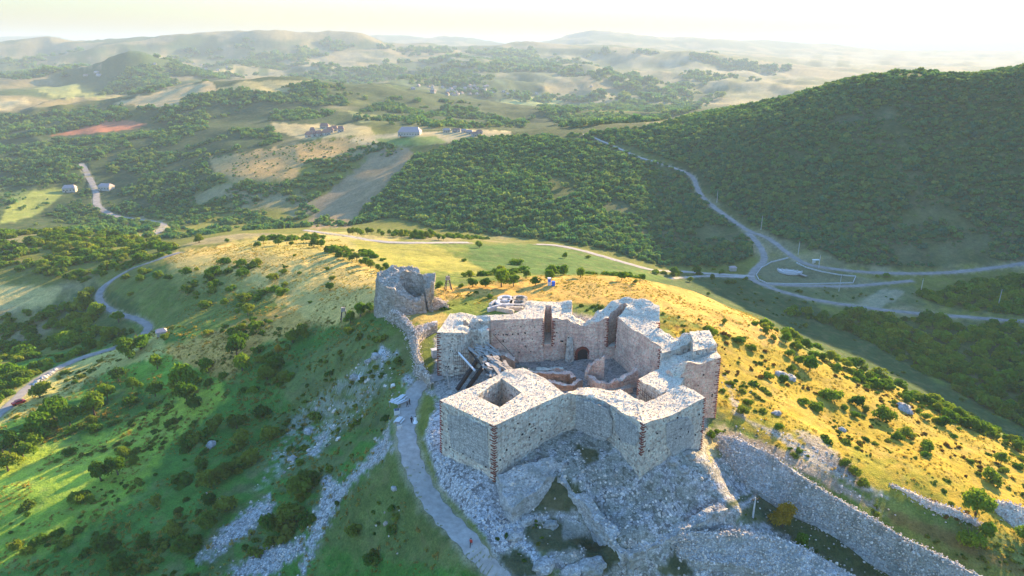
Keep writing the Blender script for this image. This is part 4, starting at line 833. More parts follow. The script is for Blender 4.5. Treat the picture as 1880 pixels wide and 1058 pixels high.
def sample(polys, dr, spacing, clump=None, cs_=30, seed=0, avoid=True, thr=.0, gate=None):
    """random ground points inside surveyed patches, thinned by a clump noise"""
    rg = np.random.default_rng(seed); m0 = (GR > dr[0]) & (GR < dr[1]); w = np.zeros(GX.shape)
    for p in polys:
        p = np.array(p, float); m = m0 & (GPX > p[:, 0].min()) & (GPX < p[:, 0].max()) & (GPY > p[:, 1].min()) & (GPY < p[:, 1].max())
        ins = np.zeros(GX.shape, bool); ins[m] = poly_sd(p, GPX[m], GPY[m]) > 0; w[ins] = 1
    if clump is not None: w *= np.clip((fbm(GX / cs_ + seed, GY / cs_, 3, 90 + seed) - clump) * 5, 0, 1)
    if gate is not None: w *= gate
    if avoid: w *= 1 - roadmask
    w[inside_fort] = 0; w *= dA; n = int(w.sum() / spacing ** 2)
    if n == 0: return np.zeros((0, 3))
    c = np.cumsum(w.ravel()); k = np.searchsorted(c, rg.uniform(0, c[-1], n)); i, j = np.unravel_index(k, GX.shape); i = np.minimum(i, GX.shape[0] - 2); j = np.minimum(j, GX.shape[1] - 2)
    a = rg.random(n); b = rg.random(n); u = PH[j] + a * (PH[j + 1] - PH[j]); r_ = np.exp(LR[i] + b * (LR[i + 1] - LR[i])); x = r_ * np.sin(u); y = r_ * np.cos(u)
    return np.stack([x, y, zat(x, y)], -1)
def mass(name, pts3, smin, smax, meshes, sink=.25, seed=0, tilt=.06, far=0, **kw):
    rg = np.random.default_rng(seed + 5); s = rg.uniform(smin, smax, len(pts3)) * np.exp(.32 * rg.normal(size=len(pts3))).clip(.5, 2.0)
    if far: s = s * np.clip(pts3[:, 1] / far, 1, 4)
    p = pts3.copy(); p[:, 2] -= s * sink; return scatter(name, p, s, meshes, seed, tilt, **kw)
# right hand mountain, all forest
mt = [[(1040,250),(1200,232),(1300,203),(1500,150),(1700,112),(1900,92),(2400,60),(2400,480),(1900,474),(1700,492),(1560,486),(1470,450),(1380,415),(1310,362),(1285,318),(1240,300),(1140,265)],
      [(1000,250),(1120,270),(1240,312),(1270,345),(1300,385),(1370,430),(1385,470),(1330,490),(1210,488),(1100,455),(990,440),(880,430),(800,420),(720,400),(640,415),(650,400),(700,355),(760,290),(860,255)]]
bald = 1 - np.clip(poly_sd([(1570,205),(1660,188),(1690,212),(1560,228),(1490,232)], GPX, GPY) / 6 + .6, 0, .75)
mass('mountain_woodland', sample(mt, (400, 1150), 3.0, -.5, 45, 1, gate=bald), 1.5, 3.0, FARC, seed=1)
lo = [[(1560,575),(1640,585),(1900,600),(2300,600),(2300,900),(1900,800),(1750,715),(1640,650),(1520,590)], [(1690,540),(1900,500),(2300,500),(2300,580),(1900,582),(1720,565)], [(1440,575),(1640,610),(1700,690),(1560,610)]]
mass('valley_woodland', sample(lo, (235, 700), 3.8, -.5, 40, 2), 2.2, 4.2, NEARC, seed=2)
mass('valley_scrub', sample([[(1395,490),(1420,530),(1700,530),(1700,570),(1500,560),(1640,600),(1900,690),(1900,830),(1700,730),(1500,620),(1300,520)], [(1380,410),(1900,505),(1900,470),(1500,450)]], (250, 620), 7, -.05, 14, 3), .8, 1.6, SCR, seed=3)
lw = [[(-200,440),(0,425),(120,425),(230,435),(330,458),(290,480),(200,505),(160,520),(0,495),(-200,500)]]
mass('sunlit_woodland', sample(lw, (330, 640), 4.2, -.28, 22, 4), 2.2, 3.9, NEARC, seed=4)
ll = [[(-200,560),(60,575),(160,560),(190,600),(240,625),(180,650),(80,690),(0,740),(-200,800)]]
mass('ravine_woodland', sample(ll, (215, 520), 4.2, -.4, 25, 5), 2.0, 3.8, NEARC, seed=5)
lv = [[(-200,350),(0,385),(60,425),(250,435),(330,440),(420,425),(560,418),(640,415),(600,395),(560,380),(640,320),(740,280),(700,262),(560,300),(560,335),(430,338),(380,312),(380,290),(520,262),(500,240),(340,235),(250,245),(60,265),(-200,290)]]
fieldgap = 1 - np.clip(poly_sd([(0,345),(150,335),(140,372),(60,412),(0,420),(-60,400)], GPX, GPY) / 6 + .6, 0, .93)
mass('valley_forest', sample(lv, (480, 1500), 4.6, -.12, 38, 6, gate=fieldgap), 1.9, 3.4, FARC, seed=6, far=800)
lm = [[(-200,200),(60,215),(220,190),(240,220),(80,250),(-200,280)], [(340,180),(420,165),(560,180),(700,180),(860,190),(980,215),(960,235),(720,240),(690,222),(500,222),(340,232),(270,240),(280,222),(240,200),(330,198)],
      [(180,175),(240,130),(330,120),(470,140),(340,152),(260,175)], [(980,200),(1180,190),(1300,195),(1200,225),(1040,240)], [(560,152),(620,158),(700,180),(560,178),(500,165)]]
mass('hill_forest', sample(lm, (850, 3000), 7.5, -.2, 90, 7), 3.4, 6, FARC, seed=7, far=1500)
lf = [[(0,150),(0,95),(300,90),(480,75),(700,85),(900,95),(1300,100),(1450,130),(1300,190),(1000,190),(700,165),(480,145),(300,112),(100,150)]]
mass('far_woodland', sample(lf, (1900, 5200), 26, .02, 300, 8), 9, 16, FARC, seed=8, far=3500)
mass('dotted_field_shrubs', sample([[(380,290),(640,252),(700,265),(560,300),(540,330),(430,335)]], (600, 1000), 9, None, 10, 9), .8, 1.5, FARC, seed=9)
# scrub and grass on the castle hill
hillL = [[(-80,640),(300,600),(690,590),(760,700),(740,860),(930,1100),(-80,1100)]]
mass('hillside_scrub', sample(hillL, (90, 330), 2.5, .04, 9, 10, gate=1 - STO * .9), .4, 1.3, SCR, seed=10)
mass('hillside_thicket', sample([[(380,700),(560,760),(700,820),(640,900),(560,1000),(440,1058),(200,1058),(320,900),(330,800)], [(640,600),(760,640),(740,720),(690,700),(640,660)]], (90, 300), 3.6, -.02, 16, 11, gate=1 - STO), 1.2, 2.3, SCR, seed=11)
hillR = [[(1215,590),(1440,635),(1600,690),(1900,830),(2100,940),(2100,1100),(1900,1100),(1700,930),(1480,860),(1330,760)]]
mass('slope_scrub', sample(hillR, (100, 262), 2.7, .08, 9, 12, gate=1 - STO * .7), .35, 1.1, SCR, seed=12)
mass('crest_thicket', sample([[(1390,590),(1430,588),(1600,670),(1700,720),(1900,810),(2100,920),(2050,950),(1880,850),(1700,770),(1560,715),(1430,640)]], (150, 262), 3.4, -.1, 12, 13), 1.1, 2.4, NEARC, seed=13)
mass('rust_scrub', sample(hillR, (100, 262), 2.8, .16, 16, 32, gate=1 - STO * .7), .4, 1.0, RUST, seed=32)
mass('dry_grass', sample(hillR + [[(800,530),(1000,505),(1150,505),(1420,590),(1440,640),(1230,590),(1100,560),(800,560)], [(300,470),(440,448),(620,440),(720,520),(690,590),(560,600),(420,680),(320,660),(330,500)]], (100, 420), 1.2, -.15, 7, 14, gate=1 - STO * .8), .2, .5, TUFT, 0, seed=14, tilt=.15)
mass('meadow_grass', sample(hillL, (90, 300), 1.3, -.15, 7, 15, gate=1 - STO * .9), .3, .7, TUFT, 0, seed=15, tilt=.15)
mass('pit_scrub', sample([[(905,880),(940,935),(1030,870),(1110,930),(1160,1040),(1280,1058),(900,1100)], [(1330,890),(1500,950),(1700,1058),(1500,1100),(1300,1000)], [(1290,790),(1345,790),(1340,850)], [(1600,910),(1900,1040),(1880,1080),(1600,960)]], (90, 200), 1.9, .05, 6, 16, gate=1 - STO * .8), .3, .8, SCR, seed=16)
mass('ridge_thicket', sample([[(640,452),(720,478),(725,505),(690,500),(600,462),(570,448)], [(430,432),(560,425),(600,440),(480,445)], [(330,500),(520,480),(530,520),(470,560),(400,590),(330,560)], [(420,600),(560,560),(520,620),(560,680),(480,740),(400,700)]], (180, 420), 4.2, -.12, 14, 17), 1.3, 2.6, NEARC, seed=17)
mass('field_edge_thicket', sample([[(1180,500),(1320,496),(1330,504),(1200,508)], [(860,505),(960,498),(980,522),(840,530)], [(1000,500),(1180,508),(1180,518),(1000,515)], [(690,425),(900,428),(900,440),(760,440)]], (250, 460), 3.8, -.1, 14, 18), 1.2, 2.4, NEARC, seed=18)
mass('keep_side_scrub', sample([[(730,545),(870,535),(960,545),(960,560),(860,575),(800,570)], [(1055,560),(1110,555),(1090,590),(1060,575)], [(1215,590),(1270,600),(1330,650),(1320,680),(1290,640),(1240,615)]], (120, 300), 1.8, -.05, 7, 19), .4, .9, SCR, seed=19)
# loose stones
p = sample([[(700,600),(1340,600),(1400,780),(1900,1000),(1900,1100),(350,1100),(350,900),(560,700)]], (85, 230), .62, None, 5, 20, avoid=True, gate=np.clip(STO, 0, 1) * np.clip(.55 + 1.5 * fbm(GX / 4, GY / 4, 3, 123), .1, 1))
mass('scree_stones', p, .11, .34, STN, .2, seed=20, tilt=.6)
tp = np.array([tuple(v) for v in TOPS]); tp = np.repeat(tp, 3, 0) + RNG.normal(0, .3, (len(tp) * 3, 3)) * [1, 1, .02]
mass('wall_top_rubble', tp, .08, .2, STN, .3, seed=21, tilt=.6)
lp = np.array([tuple(v) for v in LOFTS]); lp = np.repeat(lp, 3, 0) + RNG.normal(0, .5, (len(lp) * 3, 3)) * [1, 1, .08]; mass('rampart_rubble', lp, .09, .24, STN, .25, seed=23, tilt=.6)
p = sample([[(700,640),(900,860),(1300,1100),(300,1100),(350,900),(560,760)]], (85, 230), 4.5, .0, 12, 22, gate=1 - STO); mass('scattered_boulders', p, .25, .8, STN, .3, seed=22, tilt=.5)

# ------------------------------------------------------------------ trees and bushes one can tell apart
PLANTS = dict(  # area: [(px, py of the foot, width in photo px, kind)]
 lower_left=[(15,865,55,'t'),(45,843,50,'t'),(27,822,40,'t'),(60,815,45,'b'),(80,800,60,'t'),(51,797,30,'b'),(100,773,60,'t'),(108,758,34,'t'),(130,782,50,'t'),(175,762,60,'t'),(168,778,34,'b'),(174,793,30,'b'),(132,796,26,'b'),(90,792,38,'t'),(129,835,28,'b'),(105,847,12,'b')],
 lone_left=[(184,882,46,'t'),(216,872,46,'t'),(231,842,32,'t'),(144,922,42,'b'),(168,920,24,'b'),(246,850,26,'b'),(108,984,28,'b'),(72,1000,34,'b'),(51,1018,26,'b'),(30,1005,30,'b'),(125,1000,24,'b')],
 shaded_left=[(198,1010,56,'d'),(222,1040,48,'d'),(264,1000,40,'d'),(288,930,36,'d'),(309,785,24,'d'),(318,984,44,'d'),(387,925,36,'d'),(387,878,34,'d'),(396,792,50,'d'),(435,786,50,'d'),(480,766,40,'d'),(444,820,50,'d'),(495,808,46,'d'),(459,850,50,'d'),(384,890,46,'d'),(417,878,50,'d'),(414,938,55,'d'),(384,970,50,'d'),(555,912,60,'d'),(570,886,50,'d'),(528,955,60,'d'),(495,972,50,'d'),(651,984,38,'d'),(684,1038,36,'d'),(552,852,20,'b'),(358,750,40,'d'),(504,676,45,'d'),(490,698,48,'d'),(518,700,36,'d'),(640,614,28,'d')],
 meadow=[(289,678,38,'t'),(245,715,36,'t'),(197,735,38,'t'),(238,658,50,'t'),(258,642,46,'t'),(218,700,40,'t'),(381,684,35,'t'),(340,716,60,'t'),(286,728,38,'t'),(345,742,52,'t'),(320,722,34,'t'),(365,702,20,'b'),(334,702,36,'t'),(382,675,26,'b'),(167,752,36,'b'),(102,756,44,'t'),(75,730,45,'t'),(20,692,26,'b'),(240,744,34,'b')],
 road_side=[(85,671,30,'b'),(109,660,22,'b'),(163,640,36,'b'),(184,636,24,'b'),(167,545,28,'t'),(160,565,38,'t'),(180,582,38,'t'),(218,592,30,'t'),(204,622,44,'b'),(303,620,18,'b'),(231,513,20,'b'),(265,503,28,'b'),(258,515,26,'b'),(289,511,25,'b'),(310,514,18,'b'),(240,542,16,'b'),(60,690,30,'b'),(30,700,30,'b'),(225,632,28,'b'),(145,650,24,'b')],
 golden_ridge=[(343,501,28,'b'),(388,507,30,'b'),(391,533,20,'b'),(377,565,30,'b'),(367,446,20,'t'),(381,613,20,'b'),(365,446,18,'t'),(417,446,12,'t'),(473,453,18,'b'),(484,447,18,'t'),(511,450,18,'t'),(579,445,24,'t'),(470,488,26,'b'),(443,485,26,'b'),(412,484,28,'b'),(395,505,28,'t'),(385,518,22,'t'),(446,507,30,'b'),(419,502,20,'b'),(501,514,30,'b'),(523,526,18,'b'),(550,503,12,'b'),(610,513,16,'b'),(606,534,22,'t'),(600,496,12,'b'),(541,470,10,'b'),(504,535,30,'b'),(518,542,28,'b'),(446,552,32,'b'),(412,559,20,'b'),(378,562,28,'b'),(388,538,15,'b'),(569,557,12,'b'),(507,582,9,'b'),(535,450,14,'b'),(630,470,16,'b')],
 ridge_flank=[(456,579,30,'t'),(470,610,25,'t'),(443,613,14,'b'),(443,638,42,'t'),(436,655,48,'t'),(446,680,45,'t'),(477,662,24,'b'),(558,620,36,'t'),(538,630,36,'t'),(511,650,20,'g'),(661,582,36,'t'),(678,573,25,'t'),(644,594,28,'t'),(667,640,12,'b'),(425,625,20,'b')],
 behind_keep=[(868,527,26,'t'),(891,527,24,'t'),(921,527,44,'t'),(943,526,30,'t'),(983,524,24,'t'),(1008,517,26,'t'),(966,512,18,'t'),(899,547,16,'b'),(847,527,14,'b'),(807,527,22,'b'),(757,550,26,'b'),(750,564,26,'b'),(1037,475,14,'t'),(1080,475,14,'b'),(1035,505,26,'t'),(1013,505,24,'t'),(1066,509,25,'t'),(1141,515,24,'t'),(1166,521,13,'t'),(1181,515,14,'t'),(852,480,14,'b'),(880,455,16,'t'),(948,486,30,'b'),(920,500,24,'b')],
 plateau=[(1330,596,15,'t'),(1306,618,30,'t'),(1356,629,26,'b'),(1380,642,26,'b'),(1332,622,14,'b'),(1300,544,10,'t'),(1246,583,8,'b'),(1283,588,10,'b'),(1300,611,24,'b'),(1375,598,6,'b'),(1218,577,10,'b')],
 right_slope=[(1374,742,22,'b'),(1364,758,30,'b'),(1429,787,22,'b'),(1499,752,36,'b'),(1474,742,26,'b'),(1551,752,20,'b'),(1573,745,36,'d'),(1589,757,24,'d'),(1570,765,24,'b'),(1525,734,48,'b'),(1409,694,24,'b'),(1438,700,26,'b'),(1454,678,20,'b'),(1486,680,40,'t'),(1466,668,25,'t'),(1448,655,22,'t'),(1621,770,48,'b'),(1663,801,36,'b'),(1699,770,22,'t'),(1734,782,38,'b'),(1702,828,42,'b'),(1647,806,26,'b'),(1699,838,25,'b'),(1837,850,28,'t'),(1843,868,22,'b'),(1821,885,50,'b'),(1750,803,16,'b'),(1551,853,26,'b'),(1570,872,38,'b'),(1583,892,34,'b'),(1869,860,24,'b'),(1780,850,18,'b')],
 rampart_foot=[(1437,968,52,'g'),(1472,1008,36,'t'),(1424,1006,22,'b'),(1499,1012,10,'b'),(1790,945,66,'t'),(1778,1003,52,'t'),(1808,990,40,'t'),(1880,992,36,'t'),(1305,800,24,'b'),(1318,795,16,'b')],
 valley=[(1266,518,14,'t'),(1307,516,14,'t'),(1237,507,22,'t'),(1279,504,20,'t'),(1322,504,9,'t'),(1457,572,18,'t'),(1480,578,26,'t'),(1510,588,24,'t'),(1535,592,20,'t'),(1555,575,14,'t'),(1465,580,16,'b'),(1610,508,10,'b'),(1627,508,14,'b'),(1640,630,14,'b'),(1478,600,14,'b')],
)
random.seed(3)
for i in range(44):   # trees along the crest of the sunny slope
    t = i / 43; x = 1390 + 500 * t + random.uniform(-8, 8); y = 592 + (t ** .92) * 236 + random.uniform(-4, 12); PLANTS.setdefault('crest', []).append((x, y, random.uniform(14, 28), 't' if i % 3 else 'b'))
for i in range(20):
    PLANTS.setdefault('north_hedge', []).append((640 + i * 9 + random.uniform(-4, 4), 432 + .02 * i * i + random.uniform(-3, 3), random.uniform(10, 17), 't'))
for i in range(16):
    PLANTS.setdefault('field_row', []).append((575 + i * 9 + random.uniform(-3, 3), 452 + i * 3.2 + random.uniform(-4, 4), random.uniform(14, 22), 't'))
WHERE = dict(lower_left='in the sunlit grove at the lower left edge', lone_left='on the striped meadow at the lower left', shaded_left='on the steep shaded slope left of the path', meadow='on the green meadow below the ridge track',
 road_side='beside the winding road at the left', golden_ridge='on the golden grass ridge at the left', ridge_flank='along the flank between ridge and steep slope', behind_keep='in the meadow behind the fortress', plateau='on the dry golden plateau right of the keep',
 right_slope='on the sunny slope right of the fortress', rampart_foot='beside the ruined ramparts at the lower right', valley='near the road junction in the shaded valley', crest='on the crest line above the dark valley', north_hedge='in the hedge beyond the ridge', field_row='in the thicket left of the striped field')
ORD = 'first second third fourth fifth sixth seventh eighth ninth tenth'.split()
def ordw(i):
    w = ['', 'twenty', 'thirty', 'forty']
    if i < 10: return ORD[i]
    if i < 20: return ['eleventh', 'twelfth', 'thirteenth', 'fourteenth', 'fifteenth', 'sixteenth', 'seventeenth', 'eighteenth', 'nineteenth', 'twentieth'][i - 10]
    t, u = divmod(i + 1, 10); return (w[t - 1] + ('-' + ORD[u - 1] if u else 'th' if False else '')) if u else {30: 'thirtieth', 40: 'fortieth'}[i + 1]
KN = dict(t=('broadleaf_tree', 'leafy green tree', 'tree'), b=('bush', 'rounded green bush', 'bush'), d=('dark_bush', 'dark green bush', 'bush'), g=('golden_tree', 'golden leaved tree', 'tree'))
for area, lst in PLANTS.items():
    cnt = {}
    for (px, py, w, k) in sorted(lst):
        n = cnt.get(k, 0); cnt[k] = n + 1
        q = G(px, py, 60 if area not in ('valley', 'north_hedge') else 285); wd = w / FPX * math.hypot(q.y, 80 - q.z) * .5
        nm, lb, ct = KN[k]; many = len([1 for a in lst if a[3] == k]) > 1; size = 'large' if w > 40 else 'small' if w < 16 else 'mid-sized'
        lab = (f"{size} {lb}, {ordw(n)} from the left of those {WHERE[area]}" if many else f"{lb} {WHERE[area]}")
        t = thing(nm, ' '.join(lab.split()[:16]), ct, (q.x, q.y, q.z - .1), random.uniform(0, 6.28), ('trees ' if ct == 'tree' else 'bushes ') + WHERE[area] if many else None)
        if k in 'tg':
            tall = 1.0 if w > 20 else 1.15
            tr = link('trunk', random.choice(TK), None, t); tr.scale = (wd * 1.1, wd * 1.1, wd * 1.3)
            c = link('crown', CG if k == 'g' else random.choice(CR), None, t, loc=(0, 0, wd * .12)); c.scale = (wd, wd * random.uniform(.85, 1.1), wd * random.uniform(1.0, 1.35) * tall); c.rotation_euler.z = random.uniform(0, 6.28)
        else:
            tr = link('stem', random.choice(TK), None, t); tr.scale = (wd * .8, wd * .8, wd * .7)
            c = link('foliage', random.choice(BU if k == 'b' else CD), None, t); c.scale = (wd, wd * random.uniform(.8, 1.15), wd * random.uniform(.85, 1.2)); c.rotation_euler.z = random.uniform(0, 6.28)

# ------------------------------------------------------------------ houses
def house(name, px, py, w, d, h, label, cat='house', roof='roof', rz=0, dm=400, group=None, hip=.35, win=True, ov=.4):
    q = G(px, py, dm); t = thing(name, label, cat, tuple(q - Vector((0, 0, .3))), rz, group)
    MB().box((0, 0, h / 2), (w, d, h)).build('wall', M['hwall'], t)
    rh = d * hip; v = [(-w / 2 - ov, -d / 2 - ov, h), (w / 2 + ov, -d / 2 - ov, h), (w / 2 + ov, d / 2 + ov, h), (-w / 2 - ov, d / 2 + ov, h), (-w / 2 + d * .2, 0, h + rh), (w / 2 - d * .2, 0, h + rh)]
    link('roof', pymesh('roof', v, [(0, 1, 5, 4), (1, 2, 5), (2, 3, 4, 5), (3, 0, 4), (3, 2, 1, 0)]), M[roof], t)
    if win:
        k = max(1, int(w / 3.2)); wm = MB().box((0, 0, 0), (1.1, .12, 1.2)); wm = pymesh('window', wm.v, wm.f); wm.materials.append(M['glass'])
        for i in range(k): link('window', wm, None, t, loc=(-w / 2 + (i + .5) * w / k, -d / 2 - .03, h * .55))
        MB().box((w / 2 - .9 if k == 1 else -w / 2 + w / k, -d / 2 - .04, 1.0), (.9, .1, 2.0)).build('door', M['timber_hole_dark'], t)
    return t
house('house', 129, 352, 13, 9, 5, 'pale house with grey hipped roof in the green fields at the far left', rz=.3, roof='roof_pale', dm=500)
house('house', 196, 349, 15, 9, 5, 'long low house among trees above the bend of the valley road', rz=-.2, roof='roof_pale', dm=500)
house('hut', 297, 615, 3.4, 3, 2.0, 'small wooden hut with a pinkish roof beside the ridge track', 'hut', rz=.5, roof='roof_pale', dm=150, win=False)
wn = house('winery', 753, 249, 26, 16, 5, 'large pale hall with a broad hipped roof beside the vineyard', 'building', rz=-.05, roof='roof_pale', dm=620)
for i, (a, b, w, rz) in enumerate(((872,250,8,.3),(862,246,7,0),(880,246,6,.5),(852,244,6,.2),(838,243,10,0),(820,243,9,.1))):
    house('farm_house', a, b, w, 5, 3.4, f'white farm building, {ordw(i)} of those in line right of the large hall', rz=rz, roof='roof_pale' if i % 2 else 'roof', dm=620, group='farm buildings right of the large hall')
for i, (a, b, w, rz) in enumerate(((567,252,8,.7),(578,251,8,.7),(586,250,8,.7),(599,248,9,.7),(606,244,9,.2),(614,241,9,.1),(596,236,12,.1),(626,242,8,.2),(574,244,7,.3))):
    house('cottage', a, b, w, 7, 3.6, f'steep roofed cottage, {ordw(i)} of the cluster on the brown saddle left of the hall', rz=rz, roof='roof', dm=620, group='cottages on the brown saddle', hip=.6)
random.seed(9)
def ordw2(i): return ordw(i) if i < 49 else 'fiftieth' if i == 49 else 'fifty-' + ORD[i - 50]
vl = sorted([(random.gauss(860, 70), random.uniform(158, 176)) for _ in range(46)] + [(random.uniform(150, 460), random.uniform(112, 148)) for _ in range(12)])
for i, (a, b) in enumerate(vl):
    house('village_house', a, b, random.uniform(8, 15), 9, random.uniform(4, 6), f'tiny far house, {ordw2(i)} from the left of the hazy village houses', rz=random.uniform(0, 3), roof='roof_pale' if i % 3 else 'roof', dm=1700, group='houses of the far village', win=False)
# ------------------------------------------------------------------ junction: round plaza, kerbed garden, poles, shed
q = G(1450, 497, 300)
def ringmesh(r0, r1, z0, z1, k=40): return MB().lathe([(r0, z0), (r0, z1), (r1, z1), (r1, z0)], k=k)
pz = thing('round_plaza', 'round paved plaza with pale concentric rings inside the road junction', 'plaza', tuple(q))
ringmesh(.1, 8.0, -.6, .25).build('paving', M['concrete'], pz)
for r_ in (3.0, 5.2, 7.8): ringmesh(r_ - .45, r_ + .1, 0, .5).build('ring_kerb', M['gravel'], pz)
MB().box((4.5, -9, .1), (2.4, 7, .3), .5).build('walkway', M['asphalt'], pz)
for (nm, lb, pts_) in (('kerb_wall', 'low white wall round the garden in the road junction', [(1447,474),(1416,482),(1398,492),(1388,505),(1393,514),(1408,521),(1440,522),(1470,522),(1500,522),(1540,521),(1566,520),(1571,508),(1545,506),(1510,500),(1480,492),(1462,483)]),):
    w = [G(a, b, 300) for a, b in pts_]; v = []; f = []; k = len(w)
    mb = MB()
    for i in range(k):
        a, b = w[i], w[(i + 1) % k]
        if i == k - 1: continue
        mb.bar(a + Vector((0, 0, .2)), b + Vector((0, 0, .2)), .35, .9)
    mb.build(nm, M['concrete'], label=lb, cat='wall')
def pole(px, py, h, label, dm=300, arm=False):
    q = G(px, py, dm); t = thing('utility_pole', label, 'pole', tuple(q - Vector((0, 0, .2))), 0, 'poles of the valley')
    MB().cone((0, 0, 0), (0, 0, h), .22, .13, 7).build('shaft', M['concrete'], t)
    mb = MB().box((0, 0, h - .5), (1.8, .14, .14), .3)
    for s in (-.7, 0, .7): mb.cone((s, s * .3, h - .45), (s, s * .3, h - .1), .08, .05, 5)
    mb.build('crossarm', M['timber_hole_dark'], t)
for (a, b, h, lb) in ((1397,422,11,'tall pole at the top fork of the mountain road'), (1465,468,10,'pole beside the road above the round plaza'), (1503,492,9,'pole next to the white bus shelter'), (1540,535,11,'pole in the grass below the kerbed garden'),
                      (1689,542,11,'leaning pole by the scrub right of the bare patch'), (1832,563,11,'pole near the right edge above the valley road'), (1316,372,10,'pole beside the upper mountain road'), (1382,950,5,'short pale post in the rubble near the golden tree')):
    pole(a, b, h, lb, 300 if b < 900 else 60)
q = G(1497, 484, 300); t = thing('bus_shelter', 'small white roadside shelter below the forest', 'shelter', tuple(q), .1)
MB().box((0, 0, 2.6), (4.5, 2.2, .25)).build('roof', M['white'], t); MB().box((-.8, .8, 1.2), (2.2, .2, 2.5)).build('back_panel', M['white'], t)
for s in (-2, 2): MB().box((s, -.8, 1.25), (.15, .15, 2.5)).build('post', M['white'], t)
house('shed', 1345, 497, 4, 3, 2.6, 'small pale shed beside the track end west of the junction', 'shed', rz=.1, roof='roof_pale', dm=300, win=False)
# ------------------------------------------------------------------ things on the castle hill
def tower_frame(px, py, h, label):
    q = G(px, py, 60); t = thing('timber_tower', label, 'tower', tuple(q), .3)
    for sx in (-1, 1):
        for sy in (-1, 1): MB().bar((sx * 1.2, sy * 1.2, -.3), (sx * .5, sy * .5, h * .75), .2).build('leg', M['timber_hole_dark'], t)
    mb = MB()
    for k in range(3):
        z = h * .2 * (k + 1); r_ = 1.2 - .7 * z / (h * .75)
        for s in (-1, 1): mb.bar((-r_, s * r_, z), (r_, s * r_, z - .6), .12); mb.bar((s * r_, -r_, z - .6), (s * r_, r_, z), .12)
    mb.build('bracing', M['wood'], t)
    MB().box((0, 0, h * .76), (1.6, 1.6, .2)).box((0, 0, h * .88), (1.3, 1.1, 1.2)).build('cabin', M['wood'], t); MB().bar((0, 0, h * .9), (.4, 0, h + .6), .12).bar((-.9, 0, h * .97), (.9, .2, h * 1.02), .12).build('mast', M['timber_hole_dark'], t)
tower_frame(823, 533, 5.2, 'slender braced timber tower on the grass behind the keep')
tower_frame(632, 588, 4.6, 'brown timber frame on the ridge left of the tall ruin')
q = G(1011, 524, 60); t = thing('ticket_booth', 'blue and white booth on the plateau behind the keep', 'booth', tuple(q))
MB().box((-.5, 0, 1.3), (1.1, 1.1, 2.6)).box((-.5, 0, 2.7), (1.3, 1.3, .15)).build('cabin', M['white'], t); MB().box((.9, -.4, .8), (1.2, 1.2, 1.6)).build('tank', M['blue'], t); MB().box((-.5, -.58, 1.9), (.9, .08, 1.1)).build('panel', M['blue'], t)
# concrete well rings and slabs behind the back wall
for i, (a, b, w) in enumerate(((928,549,2.7),(954,549,2.7),(926,556,3.0),(951,557,3.0))):
    q = P(a, b, z=1.2); o = MB().lathe([(w * .52, -1.6), (w * .52, .45), (w * .62, .6), (w * .95, .6), (w, .45), (w, -1.6)], k=22).build('stone_ring', M['ruin' if i % 2 else 'concrete'], smooth=False, label=f"round stone basin ring, {['back left', 'back right', 'front left', 'front right'][i]} of the four behind the back wall", cat='stone ring', group='stone rings behind the back wall'); o.location = (q.x, q.y, q.z - .1)
for i, (a, b, L_, rz) in enumerate(((945,563,6.5,.0),(945,568,5.5,-.05),(910,566,6,.6),(928,571,6,-.5),(905,558,4,1.1))):
    q = P(a, b, z=.9); o = MB().box((0, 0, 0), (L_, .9, 1.4)).box((L_ * .1, 0, .75), (L_ * .7, .6, .25)).build('stone_slab', M['top' if i % 2 else 'concrete'], label=f"long pale stone bench wall, {ordw(i)} of the low slabs beside the stone rings", cat='slab', group='low slabs beside the stone rings'); o.location = q; o.rotation_euler.z = rz
# benches, crate and panels beside the path
def bench(px, py, rz, lb):
    q = G(px, py, 60); t = thing('picnic_bench', lb, 'bench', tuple(q), rz)
    pm = MB().box((0, 0, 0), (2.4, .3, .07)); pm = pymesh('slat', pm.v, pm.f); pm.materials.append(M['white'])
    for y, z in ((-.35, .75), (0, .75), (.35, .75), (-.85, .45), (.85, .45)): link('slat', pm, None, t, loc=(0, y, z))
    for s in (-.9, .9): MB().bar((s, -.9, 0), (s, .25, .75), .1).bar((s, .9, 0), (s, -.25, .75), .1).build('leg', M['wood'], t)
bench(738, 733, 1.2, 'pale slatted table bench beside the path, upper one of two'); bench(733, 775, 1.3, 'pale slatted bench beside the path below the white crate')
q = G(731, 745, 60); t = thing('timber_shelter', 'collapsed pale board shelter at the path edge', 'shelter', tuple(q), 1.1)
pm = MB().box((0, 0, 0), (3.6, .35, .06)); pm = pymesh('board', pm.v, pm.f); pm.materials.append(M['white'])
for i in range(7): o = link('board', pm, None, t, loc=(0, -1.3 + i * .45, 1.3 + .1 * (i % 2))); o.rotation_euler = (0, .12, random.uniform(-.12, .12))
for sx in (-1.5, 1.5):
    for sy in (-1.2, 1.4): MB().box((sx, sy, .6), (.14, .14, 1.3)).build('post', M['wood'], t)
q = G(729, 760, 60); t = thing('white_crate', 'square white crate with a grey lid beside the path', 'crate', tuple(q), .2)
MB().box((0, 0, .55), (1.4, 1.3, 1.2)).build('box', M['white'], t); MB().box((0, 0, 1.2), (1.2, 1.1, .1)).build('lid', M['glass'], t)
q = G(734, 793, 60); t = thing('notice_board', 'small white sign board leaning at the path edge', 'sign', tuple(q), .6)
MB().box((0, 0, 1.2), (1.3, .08, .9)).build('panel', M['white'], t); MB().bar((-.5, 0, 0), (-.5, 0, 1.2), .08).bar((.5, 0, 0), (.5, 0, 1.2), .08).build('post', M['wood'], t)
